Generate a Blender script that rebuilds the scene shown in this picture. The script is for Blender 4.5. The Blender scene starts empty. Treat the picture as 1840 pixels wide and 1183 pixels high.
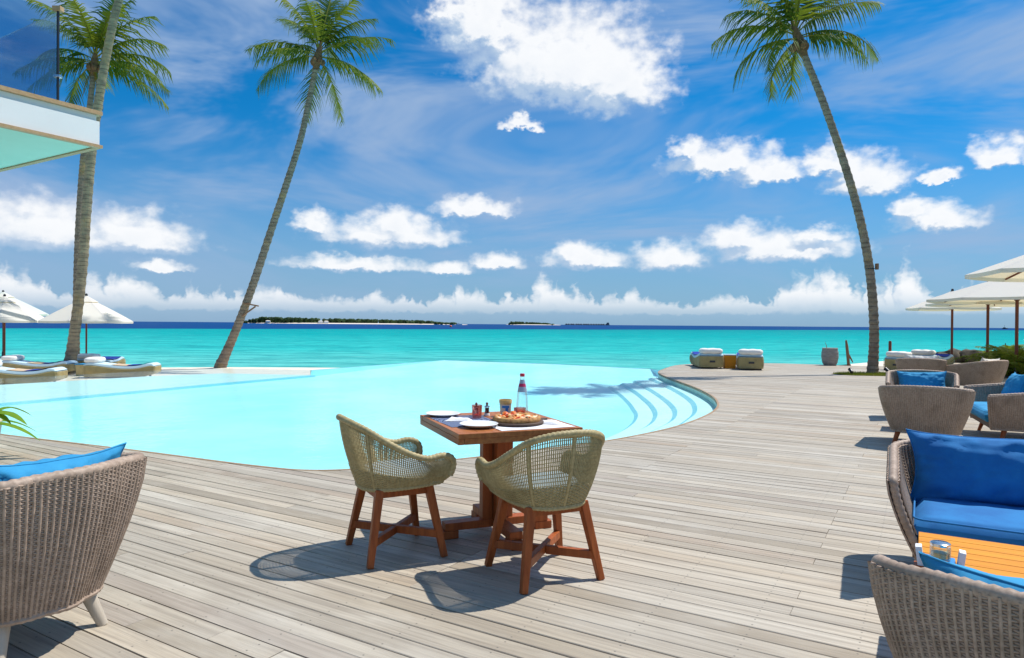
import bpy, bmesh, math, random
from mathutils import Vector, Matrix, noise
from mathutils.geometry import delaunay_2d_cdt

R = math.radians
rnd = random.Random(7)
scene = bpy.context.scene
col = scene.collection

# ------------------------------------------------------------------ camera
cam_d = bpy.data.cameras.new('camera')
cam_d.sensor_width = 36.0
cam_d.lens = 24.0
cam_d.clip_start = 0.05
cam_d.clip_end = 80000
cam = bpy.data.objects.new('camera', cam_d)
col.objects.link(cam)
cam.matrix_world = (Matrix.Translation((0, 0, 1.38)) @ Matrix.Rotation(R(90 - 0.397), 4, 'X')
                    @ Matrix.Rotation(0.0075, 4, 'Z'))
scene.camera = cam

# ------------------------------------------------------------------ sun
SUN_DIR = Vector((0.53, 0.23, 1.0)).normalized()        # towards the sun
SUN_EL = math.asin(SUN_DIR.z)
SUN_AZ = math.atan2(SUN_DIR.x, SUN_DIR.y)               # clockwise from +Y
sd = bpy.data.lights.new('sun', 'SUN')
sd.energy = 4.4
sd.angle = R(0.53)
sd.color = (1.0, 0.95, 0.87)
sun = bpy.data.objects.new('sun', sd)
col.objects.link(sun)
sun.rotation_euler = SUN_DIR.to_track_quat('Z', 'Y').to_euler()
sun.location = (20, 10, 40)

# ------------------------------------------------------------------ exposure
scene.view_settings.view_transform = 'Standard'
scene.view_settings.look = 'None'
scene.view_settings.exposure = 0.25
scene.view_settings.gamma = 1.0
scene.view_settings.use_curve_mapping = False
scene.render.engine = 'CYCLES'
scene.cycles.use_denoising = True
scene.cycles.max_bounces = 6
scene.cycles.transparent_max_bounces = 16
scene.cycles.caustics_reflective = False
scene.cycles.caustics_refractive = False
scene.cycles.sample_clamp_indirect = 6.0

# ------------------------------------------------------------------ world: sky and clouds
CLOUDS = [  # azimuth, elevation of the flat base line, half width, height above it (degrees)
 (-2.6,22.4,4.6,4.6),(3.0,19.3,7.2,5.6),(8.2,18.1,5.0,5.2),(-4.6,24.0,2.4,2.2),(5.4,18.9,5.2,5.8),
 (0.6,16.0,1.9,1.0),
 (17.1,12.2,4.2,2.0),(14.6,13.5,1.8,1.4),(20.8,11.4,3.2,1.5),(27.4,10.1,3.0,2.3),(25.0,11.6,2.2,1.7),
 (32.0,10.4,1.7,0.6),(31.9,7.1,2.9,1.5),(30.2,8.0,1.5,1.3),(21.0,5.4,5.4,1.9),(18.2,6.2,2.9,1.9),(23.7,6.6,2.4,0.9),
 (-3.3,9.1,3.4,1.4),(-10.2,6.6,6.0,2.0),(-9.6,7.4,2.7,1.9),(-12.9,4.4,5.0,1.1),(-16.4,7.5,1.6,1.4),
 (6.2,4.9,3.6,1.5),(4.8,5.4,1.4,1.4),(12.8,4.8,2.9,1.9),(-1.2,4.8,2.3,1.1),(-5.4,4.3,2.0,0.8),
 (-34.4,5.4,4.4,3.0),(-29.0,5.4,4.4,2.4),(-27.2,3.8,1.9,0.8),(35.5,11.2,1.9,1.5),
]
class NT:
    """small helper to write node trees in a few lines"""
    def __init__(s, tree): s.t = tree; s.n = tree.nodes; s.l = tree.links
    def node(s, ty, **kw):
        n = s.n.new(ty)
        for k, v in kw.items(): setattr(n, k, v)
        return n
    def put(s, sock, v):
        if isinstance(v, bpy.types.NodeSocket): s.l.new(v, sock)
        elif v is not None: sock.default_value = v
    def math(s, op, a, b=None, c=None, clamp=False):
        n = s.node('ShaderNodeMath', operation=op, use_clamp=clamp)
        for i, v in enumerate((a, b, c)): s.put(n.inputs[i], v)
        return n.outputs[0]
    def vec(s, op, a, b=None, c=None, out=0):
        n = s.node('ShaderNodeVectorMath', operation=op)
        for i, v in enumerate((a, b, c)):
            if v is not None: s.put(n.inputs[i], v)
        return n.outputs[out]
    def noise(s, v, scale, detail=4, rough=0.55, dist=0.0, dim='3D', out=0):
        n = s.node('ShaderNodeTexNoise', noise_dimensions=dim)
        s.put(n.inputs['Vector'], v)
        n.inputs['Scale'].default_value = scale; n.inputs['Detail'].default_value = detail
        n.inputs['Roughness'].default_value = rough; n.inputs['Distortion'].default_value = dist
        return n.outputs[out]
    def rng(s, v, a, b, c=0.0, d=1.0, smooth=False):
        n = s.node('ShaderNodeMapRange', interpolation_type='SMOOTHSTEP' if smooth else 'LINEAR')
        for i, x in enumerate((v, a, b, c, d)): s.put(n.inputs[i], x)
        return n.outputs[0]
    def mix(s, f, a, b, mode='MIX'):
        n = s.node('ShaderNodeMix', data_type='RGBA', blend_type=mode)
        s.put(n.inputs[0], f)
        for sock, v in ((n.inputs[6], a), (n.inputs[7], b)):
            s.put(sock, (*v, 1.0) if isinstance(v, tuple) and len(v) == 3 else v)
        return n.outputs[2]
    def ramp(s, f, stops):
        n = s.node('ShaderNodeValToRGB')
        s.put(n.inputs[0], f)
        e = n.color_ramp.elements
        while len(e) < len(stops): e.new(0.5)
        for el, (p, c) in zip(e, stops): el.position = p; el.color = (*c, 1)
        return n.outputs[0]
    def combine(s, x, y, z):
        n = s.node('ShaderNodeCombineXYZ')
        for i, v in enumerate((x, y, z)): s.put(n.inputs[i], v)
        return n.outputs[0]
    def sep(s, v):
        n = s.node('ShaderNodeSeparateXYZ'); s.put(n.inputs[0], v); return n.outputs

def cloud_group():
    g = bpy.data.node_groups.new('cloud_density', 'ShaderNodeTree')
    g.interface.new_socket('Vector', in_out='INPUT', socket_type='NodeSocketVector')
    g.interface.new_socket('Density', in_out='OUTPUT', socket_type='NodeSocketFloat')
    g.interface.new_socket('Sunward', in_out='OUTPUT', socket_type='NodeSocketFloat')
    t = NT(g)
    gi = t.node('NodeGroupInput'); go = t.node('NodeGroupOutput')
    p = gi.outputs[0]                                   # (azimuth, elevation, 0) in degrees
    az0, el, _ = t.sep(p); az = t.math('ABSOLUTE', az0)
    # features shrink towards the horizon, as a cloud layer seen in perspective
    sz = t.math('MULTIPLY_ADD', t.math('MAXIMUM', el, 0.0), 0.055, 0.42)
    # ragged outlines: big billows, then fine curls
    q = t.vec('MULTIPLY', p, (1.0, 1.35, 1.0))
    w1 = t.vec('SUBTRACT', t.noise(q, 0.75, 2.0, 0.5, out=1), (0.5, 0.5, 0.5))
    w2 = t.vec('SUBTRACT', t.noise(q, 2.4, 3.0, 0.6, out=1), (0.5, 0.5, 0.5))
    off = t.vec('ADD', t.vec('MULTIPLY', w1, (2.6, 1.5, 0.0)), t.vec('MULTIPLY', w2, (0.8, 0.6, 0.0)))
    pw = t.vec('ADD', p, t.vec('MULTIPLY', off, t.combine(sz, sz, 0.0)))
    def field(pp):
        d = None
        for a, e, ra, re in CLOUDS:
            v = t.vec('MULTIPLY_ADD', pp, (1 / ra, 1 / re, 0), (-a / ra, -(e + .12 * re) / re, 0))
            v = t.vec('MAXIMUM', v, t.vec('MULTIPLY', v, (1, -3.2, 0)))     # flat below, heaped above
            ln = t.vec('LENGTH', v, out=1)
            d = ln if d is None else t.math('SMOOTH_MIN', d, ln, 0.3)
        # the long heaped row above the horizon, its tops rising and falling round the whole sky
        x, y, _z = t.sep(pp)
        h = t.noise(t.combine(t.math('MULTIPLY', x, 0.23), 5.2, 0.0), 1.0, 4.0, 0.68)
        wide = t.noise(t.combine(t.math('MULTIPLY', x, 0.075), 1.4, 0.0), 1.0, 2.0, 0.5)
        h = t.math('MULTIPLY', t.math('MULTIPLY_ADD', h, 8.0, -2.7), t.math('MULTIPLY_ADD', wide, 3.2, -0.6))
        h = t.math('MAXIMUM', h, 0.12)
        up = t.math('DIVIDE', t.math('SUBTRACT', y, 1.25), h)
        low = t.math('MULTIPLY', t.math('SUBTRACT', 1.25, y), 0.75)
        row = t.math('MAXIMUM', up, low)
        d = t.math('SMOOTH_MIN', d, row, 0.25)
        return t.math('SUBTRACT', 1.0, d)
    n1 = t.noise(q, 0.55, 7.0, 0.52, 0.1)
    n2 = t.noise(t.vec('ADD', q, (0.35, 0.55, 0.0)), 0.55, 5.0, 0.52, 0.1)
    b0 = t.math('MULTIPLY_ADD', t.math('SUBTRACT', n1, 0.5), 1.25, t.math('ADD', field(pw), 0.22))
    sh = t.vec('ADD', pw, t.vec('MULTIPLY', t.combine(sz, sz, 0.0), (0.55, 1.05, 0.0)))
    # seen a little nearer the sun; only part of the fine noise, so that tops stay smooth and bases go grey
    nd = t.math('MULTIPLY_ADD', t.math('SUBTRACT', n2, n1), 0.55, t.math('MULTIPLY', t.math('SUBTRACT', n1, 0.5), 1.25))
    b1 = t.math('ADD', nd, t.math('ADD', field(sh), 0.22))
    # beyond the drawn clouds the same kind of cloud goes on round the horizon and overhead
    far = t.math('MAXIMUM', t.rng(az, 38, 46, smooth=True), t.rng(el, 27, 32, smooth=True))
    def general(v):
        return t.math('MULTIPLY_ADD', t.noise(t.vec('MULTIPLY', v, (0.10, 0.22, 1.0)), 1.0, 6.0, 0.6, 0.2), 6.0, -3.5)
    for k, (b_, g_) in enumerate(((b0, general(p)), (b1, general(t.vec('ADD', p, (0.6, 1.2, 0)))))):
        n = t.node('ShaderNodeMix', data_type='FLOAT')
        t.put(n.inputs[0], far); t.put(n.inputs[2], b_); t.put(n.inputs[3], g_)
        t.l.new(n.outputs[0], go.inputs[k])
    return g

def make_world():
    w = bpy.data.worlds.new('World'); scene.world = w; w.use_nodes = True
    t = NT(w.node_tree); t.n.clear()
    out = t.node('ShaderNodeOutputWorld'); bg = t.node('ShaderNodeBackground')
    sky = t.node('ShaderNodeTexSky', sky_type='NISHITA')
    sky.sun_disc = False; sky.sun_elevation = SUN_EL; sky.sun_rotation = SUN_AZ
    sky.air_density = 1.0; sky.dust_density = 0.6; sky.ozone_density = 3.0; sky.altitude = 0
    co = t.node('ShaderNodeTexCoord').outputs['Generated']
    x, y, z = t.sep(t.vec('NORMALIZE', co))
    az = t.math('MULTIPLY', t.math('ARCTAN2', x, y), 180 / math.pi)
    el = t.math('MULTIPLY', t.math('ARCSINE', z), 180 / math.pi)
    p = t.combine(az, el, 0.0)
    g = cloud_group()
    gn = t.node('ShaderNodeGroup'); gn.node_tree = g; t.put(gn.inputs[0], p)
    d0, d1 = gn.outputs[0], gn.outputs[1]
    cover = t.rng(d0, -0.06, 0.80, smooth=True)
    cover = t.math('MULTIPLY', cover, t.rng(el, 0.2, 3.0, 0.10, 0.97, smooth=True))
    lit = t.rng(t.math('SUBTRACT', d0, d1), -0.30, 0.26, 0.0, 1.0, smooth=True)
    lit = t.math('MULTIPLY', lit, t.rng(d0, 1.5, 0.2, 0.75, 1.0))
    ccol = t.mix(lit, (4.2, 5.4, 7.0), (9.2, 9.2, 9.2))
    # thin high veil, streaked
    veil = t.noise(t.vec('MULTIPLY', p, (0.035, 0.12, 1.0)), 1.0, 5.0, 0.6, 0.8)
    veil = t.rng(veil, 0.38, 0.66, 0.0, 0.85, smooth=True)
    veil = t.math('MULTIPLY', veil, t.rng(el, 1.0, 8.0, 0.2, 1.0))
    # deep saturated blue overhead, grey-blue air at the horizon
    deep = t.mix(1.0, sky.outputs[0], (0.04, 0.66, 1.08), 'MULTIPLY')
    base = t.mix(t.rng(el, -1.0, 17.0, 0.80, 0.0, smooth=True), deep, (2.95, 4.15, 5.8))
    base = t.mix(veil, base, (3.1, 4.3, 6.3))
    fin = t.mix(cover, base, ccol)
    t.put(bg.inputs[0], fin); bg.inputs[1].default_value = 0.095
    t.l.new(bg.outputs[0], out.inputs[0])
    w.cycles.sampling_method = 'MANUAL'; w.cycles.sample_map_resolution = 512
make_world()

# ------------------------------------------------------------------ mesh helpers
class MB:
    def __init__(s): s.v = []; s.f = []; s.tone = []
    def add(s, vs, fs, tone=None):
        o = len(s.v); s.v += [tuple(v) for v in vs]; s.f += [tuple(i + o for i in f) for f in fs]
        s.tone += [tone if tone is not None else 0.5] * len(fs)
    def box(s, c, size, m=None, tone=None, taper=1.0):
        hx, hy, hz = (k / 2 for k in size); vs = []
        for z in (-hz, hz):
            k = taper if z > 0 else 1.0
            for x, y in ((-hx, -hy), (hx, -hy), (hx, hy), (-hx, hy)):
                p = Vector((x * k, y * k, z))
                if m is not None: p = m @ p
                vs.append(p + Vector(c))
        s.add(vs, [(3, 2, 1, 0), (4, 5, 6, 7), (0, 1, 5, 4), (1, 2, 6, 5), (2, 3, 7, 6), (3, 0, 4, 7)], tone)
    def bar(s, a, b, w, h, w2=None, h2=None, up=(0, 0, 1)):
        """rectangular bar from a to b"""
        a = Vector(a); b = Vector(b); d = (b - a).normalized()
        sd_ = d.cross(Vector(up))
        if sd_.length < 1e-4: sd_ = d.cross(Vector((0, 1, 0)))
        sd_.normalize(); u = sd_.cross(d)
        vs = []
        for p, ww, hh in ((a, w, h), (b, w2 or w, h2 or h)):
            for i, j in ((-1, -1), (1, -1), (1, 1), (-1, 1)):
                vs.append(p + sd_ * (i * ww / 2) + u * (j * hh / 2))
        s.add(vs, [(0, 1, 2, 3), (7, 6, 5, 4), (0, 4, 5, 1), (1, 5, 6, 2), (2, 6, 7, 3), (3, 7, 4, 0)])
    def tube(s, pts, rad, n=8, cap=True, closed=False, flat=None):
        pts = [Vector(p) for p in pts]; m = len(pts)
        if not hasattr(rad, '__len__'): rad = [rad] * m
        o = []; prev = None
        for i, p in enumerate(pts):
            if closed: d = pts[(i + 1) % m] - pts[i - 1]
            else: d = pts[min(i + 1, m - 1)] - pts[max(i - 1, 0)]
            d.normalize()
            if prev is None:
                a = Vector((0, 0, 1)) if abs(d.z) < 0.9 else Vector((0, 1, 0))
            else: a = prev
            a = (a - d * a.dot(d)).normalized(); b = d.cross(a); prev = a
            for k in range(n):
                t = 2 * math.pi * k / n
                o.append(p + a * (math.cos(t) * rad[i]) + b * (math.sin(t) * rad[i] * (flat or 1)))
        fs = []
        for i in range(m if closed else m - 1):
            for k in range(n):
                j = (i + 1) % m; k2 = (k + 1) % n
                fs.append((i * n + k, i * n + k2, j * n + k2, j * n + k))
        if cap and not closed:
            fs.append(tuple(range(n))[::-1]); fs.append(tuple((m - 1) * n + k for k in range(n)))
        s.add(o, fs)
    def lathe(s, prof, n=20, c=(0, 0, 0), cap=True):
        o = []; m = len(prof); c = Vector(c)
        for r, z in prof:
            for k in range(n):
                t = 2 * math.pi * k / n
                o.append(c + Vector((r * math.cos(t), r * math.sin(t), z)))
        fs = [(i * n + k, i * n + (k + 1) % n, (i + 1) * n + (k + 1) % n, (i + 1) * n + k) for i in range(m - 1) for k in range(n)]
        if cap:
            fs.append(tuple(range(n))[::-1]); fs.append(tuple((m - 1) * n + k for k in range(n)))
        s.add(o, fs)
    def sheet(s, fn, nu, nv, closed=False):
        o = [fn(i / nu, j / nv) for j in range(nv + 1) for i in range(nu + (0 if closed else 1))]
        w = nu if closed else nu + 1
        fs = [(j * w + i, j * w + (i + 1) % w, (j + 1) * w + (i + 1) % w, (j + 1) * w + i) for j in range(nv) for i in range(nu)]
        s.add(o, fs)
    def prism(s, poly, z0, z1):
        n = len(poly)
        s.add([(x, y, z0) for x, y in poly] + [(x, y, z1) for x, y in poly],
              [tuple(range(n))[::-1], tuple(range(n, 2 * n))] + [(i, (i + 1) % n, n + (i + 1) % n, n + i) for i in range(n)])
    def mesh(s, name, mat, smooth=None, bevel=0, weld=False):
        me = bpy.data.meshes.new(name)
        me.from_pydata([tuple(v) for v in s.v], [], s.f)
        if bevel or weld:
            bm = bmesh.new(); bm.from_mesh(me)
            if weld: bmesh.ops.remove_doubles(bm, verts=bm.verts, dist=1e-5)
            if bevel:
                bmesh.ops.bevel(bm, geom=[e for e in bm.edges if len(e.link_faces) == 2 and e.calc_face_angle(0) > 0.5],
                                offset=bevel, segments=2, profile=0.6, affect='EDGES', clamp_overlap=True)
            bmesh.ops.recalc_face_normals(bm, faces=bm.faces)
            bm.to_mesh(me); bm.free()
        elif s.tone and any(t != 0.5 for t in s.tone):
            at = me.attributes.new('tone', 'FLOAT', 'FACE'); at.data.foreach_set('value', s.tone)
        if smooth is not None:
            me.polygons.foreach_set('use_smooth', [True] * len(me.polygons))
            if smooth < 180: me.set_sharp_from_angle(angle=R(smooth))
        me.materials.append(mat)
        return me
    def build(s, name, mat, parent=None, smooth=None, bevel=0, kind=None, weld=False):
        return link(name, s.mesh(name, mat, smooth, bevel, weld), parent, kind)

def link(name, me, parent=None, kind=None):
    o = bpy.data.objects.new(name, me); col.objects.link(o)
    if parent is not None: o.parent = parent
    if kind: o['kind'] = kind
    return o

def thing(name, label, cat, loc=(0, 0, 0), rz=0.0, group=None):
    o = bpy.data.objects.new(name, None); col.objects.link(o)
    o.empty_display_size = 0.1
    o.location = loc; o.rotation_euler = (0, 0, rz)
    tag(o, label, cat, group); return o

def tag(o, label, cat, group=None):
    o['label'] = label; o['category'] = cat
    if group: o['group'] = group
    return o

def copy_tree(o, parent=None):
    c = o.copy(); col.objects.link(c)
    if parent is not None:
        c.parent = parent
    for ch in [x for x in bpy.data.objects if x.parent == o]: copy_tree(ch, c)
    return c

def catmull(knots, n):
    """knots: list of (u, vec); returns f(u)"""
    us = [k[0] for k in knots]; ps = [Vector(k[1]) for k in knots]
    def f(u):
        u = min(max(u, us[0]), us[-1]); i = 0
        while i < len(us) - 2 and u > us[i + 1]: i += 1
        t = (u - us[i]) / (us[i + 1] - us[i])
        p1, p2 = ps[i], ps[i + 1]
        h = us[i + 1] - us[i]
        m1 = (p2 - ps[i - 1]) / (us[i + 1] - us[i - 1]) * h if i > 0 else p2 - p1
        m2 = (ps[i + 2] - p1) / (us[i + 2] - us[i]) * h if i + 2 < len(us) else p2 - p1
        return (2*t**3 - 3*t*t + 1) * p1 + (t**3 - 2*t*t + t) * m1 + (-2*t**3 + 3*t*t) * p2 + (t**3 - t*t) * m2
    return f

# ------------------------------------------------------------------ materials
def mat(name, colr, rough=0.6, var=None, scale=8.0, stretch=(1, 1, 1), bump=0.0, bscale=None, metal=0.0,
        spec=None, coord='Object', sheen=0.0, coat=0.0, detail=4.0):
    m = bpy.data.materials.new(name); m.use_nodes = True
    t = NT(m.node_tree); b = t.n['Principled BSDF']
    b.inputs['Roughness'].default_value = rough; b.inputs['Metallic'].default_value = metal
    if spec is not None: b.inputs['Specular IOR Level'].default_value = spec
    if sheen: b.inputs['Sheen Weight'].default_value = sheen
    if coat: b.inputs['Coat Weight'].default_value = coat
    if var is None and not bump:
        b.inputs['Base Color'].default_value = (*colr, 1); return m
    co = t.node('ShaderNodeTexCoord').outputs[coord]
    v = t.vec('MULTIPLY', co, stretch)
    n = t.noise(v, scale, detail, 0.6)
    if var is not None:
        t.put(b.inputs['Base Color'], t.mix(t.rng(n, 0.3, 0.7, smooth=True), colr, var))
    else: b.inputs['Base Color'].default_value = (*colr, 1)
    if bump:
        bn = t.node('ShaderNodeBump'); bn.inputs['Strength'].default_value = bump
        bn.inputs['Distance'].default_value = 0.02
        t.put(bn.inputs['Height'], t.noise(v, bscale or scale * 2, 5, 0.6))
        t.l.new(bn.outputs[0], b.inputs['Normal'])
    return m

def glass_mat(name, tint=(1, 1, 1), refl=1.0, rough=0.02, cap=0.6, base=0.0):
    """thin clear pane: tinted see-through plus a Fresnel reflection"""
    m = bpy.data.materials.new(name); m.use_nodes = True
    t = NT(m.node_tree); t.n.remove(t.n['Principled BSDF']); out = t.n['Material Output']
    tr = t.node('ShaderNodeBsdfTransparent'); tr.inputs[0].default_value = (*tint, 1)
    gl = t.node('ShaderNodeBsdfGlossy'); gl.inputs['Roughness'].default_value = rough
    fr = t.node('ShaderNodeFresnel'); fr.inputs[0].default_value = 1.45
    f = t.math('MINIMUM', t.math('MULTIPLY_ADD', fr.outputs[0], refl, base), cap)
    mx = t.node('ShaderNodeMixShader'); t.put(mx.inputs[0], f)
    t.l.new(tr.outputs[0], mx.inputs[1]); t.l.new(gl.outputs[0], mx.inputs[2]); t.l.new(mx.outputs[0], out.inputs[0])
    return m

BOARD_DIR = Vector((0.8572, -0.5150, 0))                # along the deck boards
BOARD_ACR = Vector((0.5150, 0.8572, 0))                 # across them, away from the camera
BOARD_ANG = math.atan2(-0.5150, 0.8572)

def deck_material():
    m = bpy.data.materials.new('weathered_teak_decking'); m.use_nodes = True
    t = NT(m.node_tree); b = t.n['Principled BSDF']
    geo = t.node('ShaderNodeNewGeometry').outputs['Position']
    rot = t.node('ShaderNodeVectorRotate', rotation_type='Z_AXIS')
    t.put(rot.inputs['Vector'], geo); rot.inputs['Angle'].default_value = -BOARD_ANG
    p = rot.outputs[0]
    at = t.node('ShaderNodeAttribute', attribute_name='tone'); tone = at.outputs['Fac']
    off = t.combine(t.math('MULTIPLY', tone, 37.0), 0.0, t.math('MULTIPLY', tone, 11.0))
    q = t.vec('ADD', p, off)
    grain = t.noise(t.vec('MULTIPLY', q, (1.2, 42.0, 1.0)), 1.0, 6, 0.65, 0.4)
    patch = t.noise(t.vec('MULTIPLY', q, (1.0, 3.0, 1.0)), 1.1, 4, 0.6)
    fine = t.noise(t.vec('MULTIPLY', q, (9.0, 160.0, 1.0)), 1.0, 3, 0.6)
    c = t.ramp(tone, [(0.0, (0.34, 0.285, 0.21)), (0.22, (0.49, 0.425, 0.33)), (0.42, (0.42, 0.37, 0.295)),
                      (0.62, (0.55, 0.495, 0.405)), (0.82, (0.51, 0.43, 0.32)), (0.94, (0.43, 0.335, 0.235)), (1.0, (0.37, 0.33, 0.285))])
    c = t.mix(t.rng(grain, 0.38, 0.70, 0.0, 0.72), c, (0.21, 0.175, 0.14))
    c = t.mix(t.rng(patch, 0.50, 0.78, 0.0, 0.55, smooth=True), c, (0.60, 0.55, 0.46))
    stain = t.noise(t.vec('MULTIPLY', p, (0.5, 0.8, 1.0)), 0.9, 4, 0.65)
    c = t.mix(t.rng(stain, 0.52, 0.75, 0.0, 0.45, smooth=True), c, (0.36, 0.28, 0.20))
    c = t.mix(t.rng(stain, 0.45, 0.28, 0.0, 0.35, smooth=True), c, (0.56, 0.53, 0.47))
    # two screws across every board at each joist
    sx, sy, _ = t.sep(p)
    du = t.math('MULTIPLY', t.math('SUBTRACT', t.math('FRACT', t.math('DIVIDE', sx, 0.44)), 0.5), 0.44)
    dv = t.math('MULTIPLY', t.math('SUBTRACT', t.math('ABSOLUTE', t.math('SUBTRACT', t.math('FRACT', t.math('DIVIDE', sy, 0.116)), 0.5)), 0.27), 0.116)
    screw = t.rng(t.vec('LENGTH', t.combine(du, dv, 0.0), out=1), 0.0055, 0.0035, 0.0, 0.8)
    c = t.mix(screw, c, (0.11, 0.10, 0.09))
    # worn dark flecks and screw rows
    fleck = t.noise(t.vec('MULTIPLY', q, (14.0, 60.0, 1.0)), 1.0, 2, 0.5)
    fmask = t.math('MULTIPLY', t.rng(fleck, 0.66, 0.74), t.rng(patch, 0.42, 0.3, 0.0, 0.8))
    c = t.mix(fmask, c, (0.17, 0.145, 0.125))
    t.put(b.inputs['Base Color'], c)
    t.put(b.inputs['Roughness'], t.rng(grain, 0.3, 0.7, 0.5, 0.72))
    bn = t.node('ShaderNodeBump'); bn.inputs['Strength'].default_value = 0.35; bn.inputs['Distance'].default_value = 0.006
    t.put(bn.inputs['Height'], t.math('ADD', t.math('MULTIPLY', fine, 0.5), grain))
    t.l.new(bn.outputs[0], b.inputs['Normal'])
    return m

def pool_water_material():
    m = bpy.data.materials.new('pool_water'); m.use_nodes = True
    t = NT(m.node_tree); t.n.remove(t.n['Principled BSDF']); out = t.n['Material Output']
    co = t.node('ShaderNodeTexCoord').outputs['Object']
    h = t.math('ADD', t.noise(co, 1.6, 4, 0.55, 0.4), t.math('MULTIPLY', t.noise(co, 7.0, 3, 0.5, 0.3), 0.35))
    bn = t.node('ShaderNodeBump'); bn.inputs['Strength'].default_value = 0.22; bn.inputs['Distance'].default_value = 0.05
    t.put(bn.inputs['Height'], h)
    tr = t.node('ShaderNodeBsdfTransparent'); tr.inputs[0].default_value = (0.90, 1.0, 1.0, 1)
    gl = t.node('ShaderNodeBsdfGlossy'); gl.inputs['Roughness'].default_value = 0.06
    t.l.new(bn.outputs[0], gl.inputs['Normal'])
    fr = t.node('ShaderNodeFresnel'); fr.inputs[0].default_value = 1.33; t.l.new(bn.outputs[0], fr.inputs['Normal'])
    f = t.math('MINIMUM', t.math('MULTIPLY', fr.outputs[0], 0.65), 0.30)
    mx = t.node('ShaderNodeMixShader'); t.put(mx.inputs[0], f)
    t.l.new(tr.outputs[0], mx.inputs[1]); t.l.new(gl.outputs[0], mx.inputs[2]); t.l.new(mx.outputs[0], out.inputs[0])
    return m

def sea_material():
    m = bpy.data.materials.new('sea_water'); m.use_nodes = True
    t = NT(m.node_tree); b = t.n['Principled BSDF']
    pos = t.node('ShaderNodeNewGeometry').outputs['Position']
    x, y, z = t.sep(pos)
    # distance to the reef edge, a straight line running away to the right
    dist = t.math('SUBTRACT', y, t.math('MULTIPLY', x, 0.74))
    wob = t.noise(t.vec('MULTIPLY', pos, (1, 1, 0)), 0.02, 4, 0.6)
    dist = t.math('MULTIPLY_ADD', t.math('SUBTRACT', wob, 0.5), 40.0, dist)
    lagoon = t.ramp(t.rng(y, 24, 300), [(0.0, (0.16, 0.58, 0.53)), (0.10, (0.035, 0.50, 0.47)), (0.35, (0.001, 0.38, 0.37)),
                                        (0.75, (0.0, 0.31, 0.32)), (1.0, (0.0, 0.27, 0.29))])
    streak = t.noise(t.vec('MULTIPLY', pos, (0.03, 0.12, 0)), 1.0, 4, 0.6)
    lagoon = t.mix(t.rng(streak, 0.45, 0.75, 0.0, 0.45, smooth=True), lagoon, (0.0, 0.29, 0.31))
    wave_shade = t.noise(t.vec('MULTIPLY', pos, (0.35, 1.1, 0)), 1.0, 5, 0.65, 0.6)  # lit and shaded faces of the wavelets put into the colour
    lagoon = t.mix(t.rng(wave_shade, 0.42, 0.66, 0.0, 0.55, smooth=True), lagoon, (0.003, 0.18, 0.22))
    lagoon = t.mix(t.rng(wave_shade, 0.42, 0.25, 0.0, 0.30, smooth=True), lagoon, (0.30, 0.70, 0.66))
    swell_shade = t.noise(t.vec('MULTIPLY', pos, (0.10, 0.55, 0)), 1.0, 6, 0.7, 0.5)  # shaded sides of broader waves, also put into the colour
    lagoon = t.mix(t.rng(swell_shade, 0.48, 0.70, 0.0, 0.55, smooth=True), lagoon, (0.003, 0.17, 0.20))
    deep = t.mix(t.noise(t.vec('MULTIPLY', pos, (0.006, 0.02, 0)), 1.0, 4, 0.6), (0.002, 0.038, 0.15), (0.003, 0.07, 0.23))
    c = t.mix(t.rng(dist, 258, 274, smooth=True), lagoon, deep)
    out = t.n['Material Output']; t.n.remove(b)
    df = t.node('ShaderNodeBsdfDiffuse'); t.put(df.inputs[0], c)
    gl = t.node('ShaderNodeBsdfGlossy'); gl.inputs['Roughness'].default_value = 0.12
    fr = t.node('ShaderNodeFresnel'); fr.inputs[0].default_value = 1.33
    mx = t.node('ShaderNodeMixShader'); t.put(mx.inputs[0], t.math('MINIMUM', t.math('MULTIPLY', fr.outputs[0], 0.2), 0.09))
    t.l.new(df.outputs[0], mx.inputs[1]); t.l.new(gl.outputs[0], mx.inputs[2]); t.l.new(mx.outputs[0], out.inputs[0])
    bn = t.node('ShaderNodeBump'); bn.inputs['Strength'].default_value = 0.9; bn.inputs['Distance'].default_value = 0.35
    h = t.math('ADD', t.noise(t.vec('MULTIPLY', pos, (0.5, 1.3, 0)), 1.0, 6, 0.62, 0.5),
               t.math('MULTIPLY', t.noise(t.vec('MULTIPLY', pos, (0.05, 0.16, 0)), 1.0, 4, 0.6), 2.0))
    t.put(bn.inputs['Height'], h)
    for n_ in (df, gl, fr): t.l.new(bn.outputs[0], n_.inputs['Normal'])
    return m

def wicker_mat(name, a, b_, c_):
    """fibres that differ in tone along and between strands"""
    m = bpy.data.materials.new(name); m.use_nodes = True
    t = NT(m.node_tree); b = t.n['Principled BSDF']
    co = t.node('ShaderNodeTexCoord').outputs['Object']
    n1 = t.noise(co, 60.0, 3, 0.6); n2 = t.noise(co, 7.0, 3, 0.6)
    c = t.mix(t.rng(n1, 0.35, 0.65), a, b_)
    c = t.mix(t.rng(n2, 0.45, 0.75, 0, 0.7, smooth=True), c, c_)
    t.put(b.inputs['Base Color'], c); b.inputs['Roughness'].default_value = 0.55
    b.inputs['Specular IOR Level'].default_value = 0.35
    return m

def wood_mat(name, a, b_, along='Z', rough=0.45, coat=0.0):
    st = {'X': (1.5, 22, 22), 'Y': (22, 1.5, 22), 'Z': (22, 22, 1.5)}[along]
    return mat(name, a, rough + .08, b_, 1.6, st, bump=0.12, bscale=3.0, coat=coat, spec=0.3)

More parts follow.
